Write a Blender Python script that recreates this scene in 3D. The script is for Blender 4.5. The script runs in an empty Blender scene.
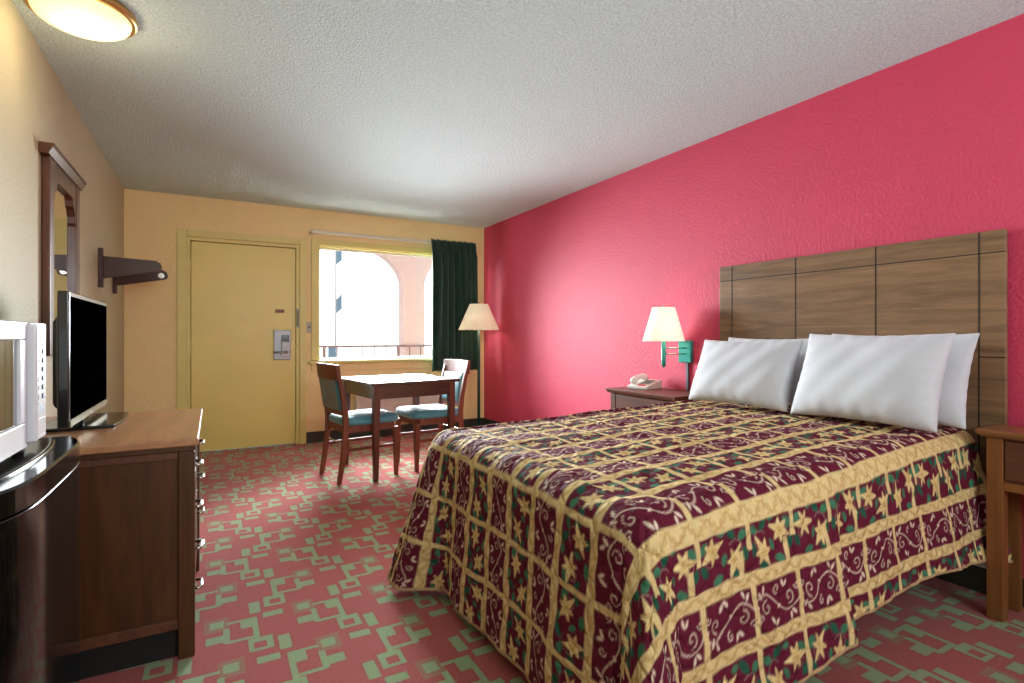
import bpy, bmesh, math, random
import numpy as np
from mathutils import Vector, Matrix
PI = math.pi
C = bpy.context.scene.collection
random.seed(4)

# ------------------------------------------------------------------ room constants (metres)
XL, XR, YF, YB, ZC = -0.69, 2.915, 5.90, -4.2, 2.44
CAMH = 1.11

def lin(c):
    r = []
    for v in c:
        v = v / 255.0
        r.append(v / 12.92 if v <= 0.04045 else ((v + 0.055) / 1.055) ** 2.4)
    return (r[0], r[1], r[2], 1.0)

# ------------------------------------------------------------------ materials
class NT:
    def __init__(s, name):
        s.m = bpy.data.materials.new(name); s.m.use_nodes = True
        s.t = s.m.node_tree; s.n = s.t.nodes; s.l = s.t.links
        s.b = s.n['Principled BSDF']
        s._co = None
    def co(s, kind='Object'):
        if s._co is None: s._co = s.n.new('ShaderNodeTexCoord')
        return s._co.outputs[kind]
    def put(s, sock, v):
        if hasattr(v, 'is_linked') or hasattr(v, 'links'): s.l.new(v, sock)
        else: sock.default_value = v
    def math(s, op, a, b=None, c=None, clamp=False):
        n = s.n.new('ShaderNodeMath'); n.operation = op; n.use_clamp = clamp
        s.put(n.inputs[0], a)
        if b is not None: s.put(n.inputs[1], b)
        if c is not None: s.put(n.inputs[2], c)
        return n.outputs[0]
    def mapping(s, vec, scale=(1, 1, 1), rot=(0, 0, 0)):
        n = s.n.new('ShaderNodeMapping'); s.l.new(vec, n.inputs[0])
        n.inputs['Scale'].default_value = scale; n.inputs['Rotation'].default_value = rot
        return n.outputs[0]
    def noise(s, vec, scale, detail=3, rough=0.5, dist=0.0, out='Fac'):
        n = s.n.new('ShaderNodeTexNoise'); s.l.new(vec, n.inputs['Vector'])
        n.inputs['Scale'].default_value = scale; n.inputs['Detail'].default_value = detail
        n.inputs['Roughness'].default_value = rough; n.inputs['Distortion'].default_value = dist
        return n.outputs[out]
    def voronoi(s, vec, scale, feature='F1'):
        n = s.n.new('ShaderNodeTexVoronoi'); n.feature = feature
        s.l.new(vec, n.inputs['Vector']); n.inputs['Scale'].default_value = scale
        return n.outputs['Distance']
    def ramp(s, fac, stops):
        n = s.n.new('ShaderNodeValToRGB'); s.l.new(fac, n.inputs[0])
        e = n.color_ramp.elements
        while len(e) < len(stops): e.new(0.5)
        for k, (p, c) in enumerate(stops): e[k].position = p; e[k].color = c
        return n.outputs[0]
    def mix(s, fac, a, b):
        n = s.n.new('ShaderNodeMix'); n.data_type = 'RGBA'
        s.put(n.inputs[0], fac); s.put(n.inputs[6], a); s.put(n.inputs[7], b)
        return n.outputs[2]
    def maprange(s, v, a, b, c=0.0, d=1.0):
        n = s.n.new('ShaderNodeMapRange')
        s.put(n.inputs[0], v)
        for k, q in enumerate((a, b, c, d)): n.inputs[k + 1].default_value = q
        return n.outputs[0]
    def bump(s, h, dist=0.002, strength=1.0):
        n = s.n.new('ShaderNodeBump'); s.l.new(h, n.inputs['Height'])
        n.inputs['Distance'].default_value = dist; n.inputs['Strength'].default_value = strength
        s.l.new(n.outputs[0], s.b.inputs['Normal'])
    def base(s, v): s.put(s.b.inputs['Base Color'], v)
    def set(s, **k):
        for a, v in k.items(): s.b.inputs[a.replace('_', ' ')].default_value = v
        return s

def shade(c, k): return tuple(min(1, v * k) for v in c[:3]) + (1,)

def plain(name, c, rough=0.5, metal=0.0, spec=0.5, var=0.08, vs=6.0, bump=0.0, bs=200.0, coat=0.0):
    t = NT(name); col = lin(c)
    f = t.noise(t.co(), vs, 3)
    t.base(t.ramp(f, [(0.3, shade(col, 1 - var)), (0.7, shade(col, 1 + var))]))
    t.set(Roughness=rough, Metallic=metal)
    t.b.inputs['Specular IOR Level'].default_value = spec
    t.b.inputs['Coat Weight'].default_value = coat
    if bump: t.bump(t.noise(t.co(), bs, 4), bump)
    return t.m

def wood(name, dark, light, axis='y', rough=0.4, scale=1.0, coat=0.0, grain=1.0):
    t = NT(name)
    sc = {'x': (0.7, 9, 9), 'y': (9, 0.7, 9), 'z': (9, 9, 0.7)}[axis]
    v = t.mapping(t.co(), tuple(q * scale for q in sc))
    f1 = t.noise(v, 2.2, 5, 0.6, 1.2)
    f2 = t.noise(t.mapping(t.co(), tuple(q * scale * 5 for q in sc)), 3.0, 3, 0.6)
    f = t.math('ADD', t.math('MULTIPLY', f1, 0.75), t.math('MULTIPLY', f2, 0.25))
    d, l = lin(dark), lin(light)
    md = tuple((a + b) / 2 for a, b in zip(d, l))
    t.base(t.ramp(f, [(0.5 - 0.2 / grain, d), (0.5, md), (0.5 + 0.2 / grain, l)]))
    t.set(Roughness=rough); t.b.inputs['Coat Weight'].default_value = coat
    t.b.inputs['Coat Roughness'].default_value = 0.15
    t.bump(f2, 0.0004)
    return t.m

def fabric(name, c, var=0.12, rough=0.9, ws=900.0, sheen=0.3):
    t = NT(name); col = lin(c)
    f = t.noise(t.co(), 9, 4)
    t.base(t.ramp(f, [(0.3, shade(col, 1 - var)), (0.7, shade(col, 1 + var))]))
    t.set(Roughness=rough); t.b.inputs['Sheen Weight'].default_value = sheen
    t.bump(t.noise(t.co(), ws, 2), 0.0006)
    return t.m

def wallpaint(name, c, bscale=55.0, bd=0.0018, var=0.05):
    t = NT(name); col = lin(c)
    f = t.noise(t.co(), 1.3, 5, 0.6)
    t.base(t.ramp(f, [(0.3, shade(col, 1 - var)), (0.7, shade(col, 1 + var))]))
    h = t.math('ADD', t.maprange(t.noise(t.co(), bscale, 4, 0.55), 0.4, 0.65), t.math('MULTIPLY', t.noise(t.co(), bscale * 4, 2), 0.3))
    t.bump(h, bd); t.set(Roughness=0.62)
    return t.m

M = {}
M['cream'] = wallpaint('cream_wall_paint', (186, 177, 144))
M['peach'] = wallpaint('peach_wall_paint', (248, 222, 160))
M['crimson'] = wallpaint('crimson_wall_paint', (208, 62, 94), 60.0, 0.0012, 0.05)
M['yellow'] = plain('yellow_gloss_paint', (234, 214, 120), 0.38, var=0.03, vs=2.0, bump=0.0003, bs=40)
M['yellow_dark'] = plain('yellow_trim_paint', (226, 212, 128), 0.42, var=0.04, vs=3.0)
M['black_gap'] = plain('plinth_black', (24, 22, 18), 0.9)  # even near-black of the dresser plinth
M['basegreen'] = plain('dark_vinyl_base', (52, 56, 46), 0.45, var=0.1)

def ceiling_mat():
    t = NT('popcorn_ceiling'); c = lin((224, 243, 247))
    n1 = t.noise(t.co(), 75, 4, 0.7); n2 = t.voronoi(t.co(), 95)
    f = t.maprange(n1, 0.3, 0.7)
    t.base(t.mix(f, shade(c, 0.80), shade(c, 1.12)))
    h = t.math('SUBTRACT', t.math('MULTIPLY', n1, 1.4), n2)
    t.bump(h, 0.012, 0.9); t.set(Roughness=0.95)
    return t.m
M['ceiling'] = ceiling_mat()

def carpet_mat():
    t = NT('patterned_carpet')
    nd = t.n.new('ShaderNodeTexNoise'); t.l.new(t.co(), nd.inputs['Vector']); nd.inputs['Scale'].default_value = 210; nd.inputs['Detail'].default_value = 2
    sep = t.n.new('ShaderNodeSeparateXYZ'); t.l.new(t.co(), sep.inputs[0])
    sn = t.n.new('ShaderNodeSeparateXYZ'); t.l.new(nd.outputs['Color'], sn.inputs[0])
    X = t.math('ADD', sep.outputs[0], t.math('MULTIPLY', t.math('SUBTRACT', sn.outputs[0], 0.5), 0.012))
    Y = t.math('ADD', sep.outputs[1], t.math('MULTIPLY', t.math('SUBTRACT', sn.outputs[1], 0.5), 0.012))
    PX, PY = 0.312, 0.644
    solid = [(.212, .252, 2.055, 2.155), (.134, .208, 2.001, 2.043),
             (.115, .132, 2.088, 2.18), (.174, .196, 2.088, 2.18), (.115, .196, 2.088, 2.105), (.115, .196, 2.148, 2.18),
             (.135, .155, 2.165, 2.345), (.096, .155, 2.272, 2.345), (.05, .155, 2.330, 2.347), (.045, .155, 2.184, 2.203),
             (.036, .058, 2.19, 2.30), (-.02, .05, 2.205, 2.258), (-.008, .04, 2.318, 2.372)]
    faint = [(-.026, .056, 2.292, 2.396)]
    def wrap(v, lo, per):
        w = t.math('SUBTRACT', v, lo); w = t.math('FLOORED_MODULO', w, per)
        return t.math('ADD', w, lo)
    def union(x, y, rects):
        r = None
        for (a, b, c, d) in rects:
            dx = t.math('SUBTRACT', t.math('ABSOLUTE', t.math('SUBTRACT', x, (a + b) / 2)), (b - a) / 2)
            dy = t.math('SUBTRACT', t.math('ABSOLUTE', t.math('SUBTRACT', y, (c + d) / 2)), (d - c) / 2)
            q = t.math('MAXIMUM', dx, dy)
            r = q if r is None else t.math('MINIMUM', r, q)
        return r
    x1, y1 = wrap(X, -.03, PX), wrap(Y, 2.0, PY)
    x2 = wrap(t.math('SUBTRACT', .384, X), -.03, PX); y2 = wrap(t.math('SUBTRACT', Y, .322), 2.0, PY)
    sd = t.math('MINIMUM', union(x1, y1, solid), union(x2, y2, solid))
    fd = t.math('MINIMUM', union(x1, y1, faint), union(x2, y2, faint))
    ms = t.maprange(sd, 0.0015, -0.0015); mf = t.maprange(fd, 0.002, -0.002)
    mo = t.maprange(t.math('ABSOLUTE', t.math('SUBTRACT', sd, 0.004)), 0.005, 0.0)
    fib = t.noise(t.co(), 260, 4, 0.75)
    big = t.noise(t.co(), 1.7, 4)
    red = t.mix(big, lin((168, 56, 58)), lin((188, 72, 74)))
    red = t.mix(t.math('MULTIPLY', mo, 0.35), red, lin((120, 40, 38)))
    stripes = t.math('GREATER_THAN', t.math('SINE', t.math('MULTIPLY', X, 950)), 0.1)
    col = t.mix(t.math('MULTIPLY', mf, t.math('ADD', 0.28, t.math('MULTIPLY', stripes, 0.25))), red, lin((126, 150, 104)))
    col = t.mix(ms, col, t.mix(big, lin((126, 164, 114)), lin((152, 182, 134))))
    col = t.mix(t.math('MULTIPLY', t.maprange(fib, 0.3, 0.7), 0.5), col, t.mix(0.5, col, lin((60, 30, 28))))
    mott = t.noise(t.co(), 95, 3, 0.7)
    col = t.mix(t.maprange(mott, 0.35, 0.65, 0.0, 0.32), col, t.mix(0.5, col, lin((205, 150, 120))))
    t.base(col); t.bump(fib, 0.004, 0.8); t.set(Roughness=0.97)
    t.b.inputs['Sheen Weight'].default_value = 0.15
    return t.m
M['carpet'] = carpet_mat()

M['dresser_side'] = wood('dresser_side_wood', (56, 30, 12), (92, 54, 24), 'z', 0.35)
M['dresser_top'] = wood('dresser_top_laminate', (150, 104, 70), (188, 140, 98), 'y', 0.32, coat=0.2)
M['headboard'] = wood('headboard_wood', (92, 68, 48), (156, 120, 88), 'y', 0.38, 0.8)
M['groove'] = plain('groove_dark', (30, 24, 20), 0.7)
M['ns_dark'] = wood('nightstand_wood', (72, 40, 28), (112, 68, 46), 'y', 0.4)
M['ns_leg'] = wood('nightstand_leg_wood', (112, 66, 32), (150, 96, 52), 'z', 0.4)
M['ns_top'] = wood('nightstand_top_wood', (122, 78, 46), (160, 108, 68), 'y', 0.35, coat=0.2)
M['chair_wood'] = wood('chair_wood', (84, 36, 22), (140, 74, 48), 'z', 0.5)
M['table_wood'] = wood('table_wood', (56, 26, 24), (92, 48, 38), 'x', 0.3, coat=0.3)
M['table_leg'] = wood('table_leg_wood', (70, 32, 24), (112, 58, 42), 'z', 0.35)
M['mirror_wood'] = wood('mirror_frame_wood', (58, 26, 14), (100, 54, 30), 'z', 0.35, coat=0.2)
M['bracket'] = wood('bracket_wood', (46, 22, 20), (80, 42, 36), 'x', 0.4)
M['teal'] = fabric('teal_vinyl', (76, 138, 150), 0.08, 0.45)
M['teal_back'] = fabric('grey_teal_fabric', (92, 100, 84), 0.1, 0.7)
M['pillow'] = fabric('white_cotton', (204, 206, 213), 0.02, 0.85, 700, 0.2)
M['mattress'] = fabric('mattress_ticking', (215, 210, 200))
M['curtain'] = fabric('dark_green_curtain', (32, 72, 54), 0.2, 0.45, 500, 0.3)
M['chrome'] = plain('brushed_nickel', (200, 198, 190), 0.25, 1.0, var=0.03)
M['grey_metal'] = plain('grey_lock_metal', (150, 152, 156), 0.4, 0.5, var=0.03)
M['brass'] = plain('brass_rim', (196, 160, 96), 0.35, 0.8, var=0.03)
M['rod'] = plain('off_white_rod', (214, 204, 180), 0.4, 0.1, var=0.04)
M['black_gloss'] = plain('black_gloss_plastic', (8, 10, 11), 0.12, spec=0.4, var=0.02)
M['black_door'] = plain('black_glossy_door', (6, 9, 12), 0.12, spec=0.35, var=0.02)
M['screen'] = plain('black_screen', (1, 1, 1), 0.6, spec=0.0, var=0.0)
M['screen'].node_tree.nodes['Principled BSDF'].inputs['IOR'].default_value = 1.08
M['tv_bezel'] = plain('tv_bezel', (30, 30, 30), 0.2, coat=0.5, var=0.02)
M['tv_silver'] = plain('tv_edge', (120, 112, 90), 0.3, 0.6, var=0.02)
M['mw_white'] = plain('microwave_white', (216, 219, 224), 0.25, coat=0.3, var=0.02)
M['mw_glass'] = plain('microwave_window', (60, 70, 72), 0.05, coat=1.0, spec=1.0, var=0.05)
M['mw_panel'] = plain('microwave_panel', (190, 192, 194), 0.3, var=0.02)
M['mw_button'] = plain('microwave_button', (86, 100, 122), 0.4)
M['phone'] = plain('white_phone_plastic', (232, 228, 224), 0.35, var=0.01)
M['phone_key'] = plain('grey_phone_key', (120, 120, 124), 0.5)
M['red_label'] = plain('red_label', (190, 40, 60), 0.5)
M['teal_lamp'] = plain('teal_enamel', (32, 146, 136), 0.3, var=0.05, coat=0.3)
M['green_pole'] = plain('dark_green_enamel', (14, 62, 54), 0.3, var=0.05, coat=0.3)
M['cord_cover'] = plain('grey_cord_cover', (96, 92, 110), 0.5)
M['dark_metal'] = plain('dark_metal', (40, 36, 34), 0.5, 0.3)
M['plate'] = plain('switch_plate', (188, 176, 152), 0.4)
M['sign'] = plain('brown_sign_plate', (140, 86, 62), 0.5)
M['ac_white'] = plain('aged_white_grille', (232, 228, 214), 0.45)
M['pink_stucco'] = wallpaint('pink_stucco', (184, 160, 160), 80, 0.004)
M['rail_metal'] = plain('railing_paint', (92, 66, 70), 0.5)
M['concrete'] = plain('balcony_concrete', (190, 184, 178), 0.8)
M['banner'] = plain('blue_grey_banner', (72, 96, 110), 0.6)
M['pole_grey'] = plain('grey_pole', (120, 124, 126), 0.5)
M['white_trim'] = plain('white_strip', (210, 200, 190), 0.5)
M['pale_finish'] = plain('pale_render', (236, 232, 226), 0.8)  # even off-white for balcony soffit and window sash
M['tree'] = plain('foliage_green', (96, 128, 82), 0.9, var=0.4, vs=12)

def glass_mat():
    t = NT('window_glass')
    g = t.n.new('ShaderNodeBsdfTransparent'); gl = t.n.new('ShaderNodeBsdfGlossy'); gl.inputs['Roughness'].default_value = 0.02
    fr = t.n.new('ShaderNodeFresnel'); fr.inputs[0].default_value = 1.35
    mx = t.n.new('ShaderNodeMixShader'); t.l.new(fr.outputs[0], mx.inputs[0]); t.l.new(g.outputs[0], mx.inputs[1]); t.l.new(gl.outputs[0], mx.inputs[2])
    t.l.new(mx.outputs[0], t.n['Material Output'].inputs[0])
    return t.m
M['glass'] = glass_mat()
def mirror_mat():
    t = NT('mirror_silver'); t.base((0.82, 0.84, 0.82, 1)); t.set(Metallic=1.0, Roughness=0.02)
    f = t.noise(t.co(), 3, 2); t.put(t.b.inputs['Roughness'], t.maprange(f, 0.2, 0.8, 0.01, 0.04))
    return t.m
M['mirror'] = mirror_mat()
def glow(name, c, e, strength, rough=0.5, trans=0.0):
    t = NT(name); col = lin(c)
    f = t.noise(t.co(), 5, 2); t.base(t.ramp(f, [(0.3, shade(col, 0.97)), (0.7, col)]))
    t.set(Roughness=rough)
    t.b.inputs['Emission Color'].default_value = lin(e); t.b.inputs['Emission Strength'].default_value = strength
    t.b.inputs['Transmission Weight'].default_value = trans
    return t.m
M['dome'] = glow('frosted_glass_dome', (255, 244, 210), (255, 222, 150), 1.0)
M['shade_floor'] = glow('cream_lamp_shade', (240, 228, 200), (255, 230, 190), 0.30, 0.8)
M['shade_sconce'] = glow('white_lamp_shade', (248, 238, 226), (255, 236, 208), 0.62, 0.8)
M['display'] = glow('lcd_display', (140, 160, 140), (150, 190, 160), 0.15)

# ------------------------------------------------------------------ mesh helpers
class MB:
    def __init__(s): s.v = []; s.f = []
    def add(s, vs, fs, mat=None):
        o = len(s.v)
        s.v += [tuple(mat @ Vector(p)) if mat is not None else tuple(p) for p in vs]
        s.f += [tuple(i + o for i in f) for f in fs]
        return s
    def box(s, a, b, mat=None):
        (x0, y0, z0), (x1, y1, z1) = a, b
        x0, x1 = min(x0, x1), max(x0, x1); y0, y1 = min(y0, y1), max(y0, y1); z0, z1 = min(z0, z1), max(z0, z1)
        vs = [(x0, y0, z0), (x1, y0, z0), (x1, y1, z0), (x0, y1, z0), (x0, y0, z1), (x1, y0, z1), (x1, y1, z1), (x0, y1, z1)]
        fs = [(0, 3, 2, 1), (4, 5, 6, 7), (0, 1, 5, 4), (1, 2, 6, 5), (2, 3, 7, 6), (3, 0, 4, 7)]
        return s.add(vs, fs, mat)
    def loft(s, rings, caps=True, closed=True):
        o = len(s.v); n = len(rings[0])
        for r in rings: s.v += [tuple(p) for p in r]
        m = n if closed else n - 1
        for k in range(len(rings) - 1):
            for i in range(m):
                j = (i + 1) % n
                s.f.append((o + k * n + i, o + k * n + j, o + (k + 1) * n + j, o + (k + 1) * n + i))
        if caps:
            s.f.append(tuple(o + i for i in reversed(range(n))))
            s.f.append(tuple(o + (len(rings) - 1) * n + i for i in range(n)))
        return s
    def lathe(s, prof, c=(0, 0, 0), n=40, caps=True, axis='z'):
        rings = []
        for r, z in prof:
            ring = []
            for i in range(n):
                a = 2 * PI * i / n
                p = (r * math.cos(a), r * math.sin(a), z)
                if axis == 'x': p = (p[2], p[0], p[1])
                if axis == 'y': p = (p[1], p[2], p[0])
                ring.append((p[0] + c[0], p[1] + c[1], p[2] + c[2]))
            rings.append(ring)
        return s.loft(rings, caps)
    def tube(s, pts, r, n=10, caps=True):
        P = [Vector(p) for p in pts]; rings = []
        up = Vector((0, 0, 1)); 
        for k, p in enumerate(P):
            d = (P[min(k + 1, len(P) - 1)] - P[max(k - 1, 0)]).normalized()
            u = up if abs(d.dot(up)) < 0.95 else Vector((1, 0, 0))
            a = d.cross(u).normalized(); b = a.cross(d).normalized()
            rr = r[k] if isinstance(r, (list, tuple)) else r
            rings.append([tuple(p + a * rr * math.cos(2 * PI * i / n) + b * rr * math.sin(2 * PI * i / n)) for i in range(n)])
        return s.loft(rings, caps)
    def bar(s, pts, w, d, mat=None):
        # rectangular section swept along mostly vertical points; w along x, d along y (per-point lists allowed)
        rings = []
        for k, (x, y, z) in enumerate(pts):
            ww = w[k] if isinstance(w, (list, tuple)) else w
            dd = d[k] if isinstance(d, (list, tuple)) else d
            r = [(x - ww / 2, y - dd / 2, z), (x + ww / 2, y - dd / 2, z), (x + ww / 2, y + dd / 2, z), (x - ww / 2, y + dd / 2, z)]
            rings.append(r)
        return s.loft(rings)
    def prism(s, poly, axis, a, b):
        def P(p, t):
            if axis == 'x': return (t, p[0], p[1])
            if axis == 'y': return (p[0], t, p[1])
            return (p[0], p[1], t)
        return s.loft([[P(p, a) for p in poly], [P(p, b) for p in poly]])
    def build(s, name, mat, parent=None, bevel=0.0, smooth=False, seg=2, sub=0):
        me = bpy.data.meshes.new(name); me.from_pydata(s.v, [], s.f); me.update()
        bm = bmesh.new(); bm.from_mesh(me); bmesh.ops.recalc_face_normals(bm, faces=bm.faces); bm.to_mesh(me); bm.free()
        me.materials.append(mat)
        o = bpy.data.objects.new(name, me); C.objects.link(o)
        if parent is not None: o.parent = parent
        if smooth:
            for p in me.polygons: p.use_smooth = True
        if bevel:
            md = o.modifiers.new('bevel', 'BEVEL'); md.width = bevel; md.segments = seg; md.limit_method = 'ANGLE'; md.angle_limit = math.radians(40)
            if not smooth:
                for p in me.polygons: p.use_smooth = True
                md.harden_normals = True
        if sub:
            md = o.modifiers.new('subdivision', 'SUBSURF'); md.levels = sub; md.render_levels = sub
        return o

def thing(name, label, cat, loc=(0, 0, 0), rz=0.0, group=None):
    o = bpy.data.objects.new(name, None); C.objects.link(o)
    o.empty_display_size = 0.1; o.location = loc; o.rotation_euler = (0, 0, rz)
    return tag(o, label, cat, group)
def tag(o, label, cat, group=None):
    o['label'] = label; o['category'] = cat
    if group: o['group'] = group
    return o
def struct(o, label, cat):
    o['kind'] = 'structure'; o['label'] = label; o['category'] = cat
    return o
def copy_tree(o, parent=None):
    c = o.copy(); C.objects.link(c); c.parent = parent
    for ch in [q for q in bpy.data.objects if q.parent == o]: copy_tree(ch, c)
    return c

# ------------------------------------------------------------------ room shell
T = 0.14
struct(MB().box((XL - T, YB - T, -0.1), (XR + T, YF + 0.35, 0)).build('floor', M['carpet']), 'red carpet patterned with green rectangles', 'floor')
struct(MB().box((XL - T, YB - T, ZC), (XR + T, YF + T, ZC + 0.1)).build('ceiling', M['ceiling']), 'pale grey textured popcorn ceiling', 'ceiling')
struct(MB().box((XL - T, YB - T, 0), (XL, YF + T, ZC)).build('wall_left', M['cream']), 'cream textured wall on the left', 'wall')
struct(MB().box((XR, YB - T, 0), (XR + T, YF + T, ZC)).build('wall_right', M['crimson']), 'crimson textured wall behind the bed', 'wall')
struct(MB().box((XL, YB - T, 0), (XR, YB, ZC)).build('wall_back', M['cream']), 'cream wall behind the camera', 'wall')
# far wall with door and window openings
DX0, DX1, DZ = -0.206, 0.79, 2.055
WX0, WX1, WZ0, WZ1 = 0.975, 2.66, 0.86, 2.07
w = MB()
w.box((XL, YF, 0), (DX0, YF + T, ZC)); w.box((DX0, YF, DZ), (DX1, YF + T, ZC))
w.box((DX1, YF, 0), (WX0, YF + T, ZC)); w.box((WX0, YF, 0), (WX1, YF + T, WZ0)); w.box((WX0, YF, WZ1), (WX1, YF + T, ZC))
w.box((WX1, YF, 0), (XR, YF + T, ZC))
struct(w.build('wall_far', M['peach']), 'peach wall with yellow door and window', 'wall')
# baseboards
bb = MB(); bb.box((0.853, YF - 0.012, 0.0), (XR, YF, 0.115)); struct(bb.build('baseboard_far', M['basegreen'], bevel=0.003), 'dark vinyl baseboard under the window', 'baseboard')
bb = MB(); bb.box((XR - 0.012, YB, 0.0), (XR, YF - 0.012, 0.115)); struct(bb.build('baseboard_right', M['basegreen'], bevel=0.003), 'dark vinyl baseboard along the crimson wall', 'baseboard')
bb = MB(); bb.box((XL, YB, 0.0), (XL + 0.012, YF, 0.115)); bb.box((XL+0.012, YF-0.012, 0), (-0.287, YF, 0.115)); struct(bb.build('baseboard_left', M['basegreen'], bevel=0.003), 'dark vinyl baseboard along the cream wall', 'baseboard')
bb = MB(); bb.box((XR - 0.022, 0.9, 0.115), (XR - 0.0005, 2.4, 0.13)); struct(bb.build('trim_1', M['white_trim']), 'thin pale strip above the baseboard behind the bed', 'trim')

# door
d = bpy.data.objects.new('door_1', None); C.objects.link(d); d.location = (0.29, YF, 0); struct(d, 'yellow painted entrance door with grey electronic lock', 'door')
def L(x): return x - 0.29
MB().box((L(-0.172), 0.012, 0.012), (L(0.752), 0.052, 2.015)).build('door_panel', M['yellow'], d, bevel=0.003)
f = MB()
f.box((L(-0.286), -0.018, 0), (L(-0.206), 0.0, 2.118)); f.box((L(0.79), -0.018, 0), (L(0.853), 0.0, 2.118)); f.box((L(-0.206), -0.018, 2.055), (L(0.79), 0.0, 2.118))
f.build('door_casing', M['yellow_dark'], d, bevel=0.004)
f = MB()
f.box((L(-0.206), -0.0, 0), (L(-0.178), 0.13, 2.055)); f.box((L(0.757), -0.0, 0), (L(0.79), 0.13, 2.055)); f.box((L(-0.178), 0.0, 2.022), (L(0.757), 0.13, 2.055))
f.box((L(-0.178), 0.056, 0), (L(-0.16), 0.13, 2.03)); f.box((L(0.74), 0.056, 0), (L(0.757), 0.13, 2.03)); f.box((L(-0.178), 0.056, 2.004), (L(0.757), 0.13, 2.03))
f.build('door_jamb', M['yellow_dark'], d, bevel=0.002)
MB().box((L(-0.206), 0.0, 0.0005), (L(0.79), 0.12, 0.010)).build('threshold', M['chrome'], d, bevel=0.002)
for hz in (1.785, 1.02, 0.2):
    h = MB().lathe([(0.007, -0.05), (0.007, 0.05)], (L(-0.176), 0.006, hz), 12); h.box((L(-0.198), 0.008, hz - 0.045), (L(-0.158), 0.0125, hz + 0.045))
    h.build('hinge', M['yellow_dark'], d, bevel=0.001)
lk = MB().box((L(0.545), -0.014, 0.875), (L(0.705), 0.0115, 1.175)).build('lock_plate', M['grey_metal'], d, bevel=0.006)
lb = MB().box((L(0.612), -0.036, 0.905), (L(0.69), -0.0142, 1.06)).build('lock_housing', M['mw_panel'], lk, bevel=0.008)
MB().box((L(0.615), -0.032, 1.062), (L(0.685), -0.0142, 1.125)).build('card_reader', M['black_gloss'], lk, bevel=0.004)
hd = MB(); hd.lathe([(0.014, 0.0), (0.014, -0.055)], (L(0.655), -0.036, 0.952), 16, axis='y'); hd.tube([(L(0.66), -0.083, 0.952), (L(0.60), -0.085, 0.952), (L(0.535), -0.078, 0.952)], 0.0085)
hd.build('lever_handle', M['grey_metal'], lk, smooth=True)
MB().box((L(0.56), 0.006, 1.352), (L(0.645), 0.0115, 1.385)).build('door_sign', M['sign'], d, bevel=0.001)
lt = MB(); lt.box((L(0.757), -0.022, 1.20), (L(0.785), -0.0002, 1.40)); lt.tube([(L(0.77), -0.03, 1.215), (L(0.77), -0.05, 1.22), (L(0.77), -0.05, 1.38), (L(0.77), -0.03, 1.385)], 0.006)
lt.build('swing_latch', M['tv_silver'], d, bevel=0.001)

# light switch
s = thing('light_switch', 'small beige light switch plate between door and window', 'light switch', (0.882, YF, 1.205))
MB().box((-0.035, -0.007, -0.057), (0.035, -0.0003, 0.057)).build('switch_plate', M['plate'], s, bevel=0.003)
MB().box((-0.006, -0.018, -0.006), (0.006, -0.007, 0.016)).build('toggle', M['dark_metal'], s, bevel=0.001)

# window
wn = bpy.data.objects.new('window_1', None); C.objects.link(wn); wn.location = (0, YF, 0); struct(wn, 'wide window with yellow painted trim', 'window')
f = MB(); f.box((0.905, -0.02, 0.86), (0.975, 0, 2.13)); f.box((2.66, -0.02, 0.86), (2.72, 0, 2.13)); f.box((0.975, -0.02, 2.07), (2.66, 0, 2.13))
f.build('window_frame', M['yellow_dark'], wn, bevel=0.004)
f = MB(); f.box((0.975, 0.0, 0.86), (0.987, T, 2.07)); f.box((2.648, 0.0, 0.86), (2.66, T, 2.07)); f.box((0.987, 0, 2.058), (2.648, T, 2.07)); f.box((0.987, 0, 0.86), (2.648, T, 0.872))
f.build('window_lining', M['yellow_dark'], wn)
f = MB(); f.box((0.880, -0.06, 0.823), (2.745, 0.0, 0.858)); f.build('window_sill', M['yellow_dark'], wn, bevel=0.006)
f = MB(); f.box((0.905, -0.016, 0.745), (2.72, 0.0, 0.822)); f.build('window_apron', M['peach'], wn, bevel=0.004)
f = MB(); f.box((0.987, 0.07, 0.872), (1.001, 0.10, 2.058)); f.box((2.634, 0.07, 0.872), (2.648, 0.10, 2.058)); f.box((1.001, 0.07, 2.04), (2.634, 0.10, 2.058)); f.box((1.001, 0.07, 0.872), (2.634, 0.10, 0.884))
f.build('sash', M['pale_finish'], wn)
MB().box((1.001, 0.083, 0.884), (2.634, 0.087, 2.04)).build('pane', M['glass'], wn)

# curtain rod
r = thing('curtain_rod', 'long off-white curtain rod above the window', 'curtain rod', (0, 0, 0))
MB().box((0.885, YF - 0.112, 2.172), (2.76, YF - 0.092, 2.208)).build('rod', M['rod'], r, bevel=0.003)
for xx in (0.886, 2.735):
    q = MB(); q.box((xx, YF - 0.0918, 2.176), (xx + 0.022, YF - 0.0003, 2.204)); q.build('bracket', M['rod'], r, bevel=0.002)

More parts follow.
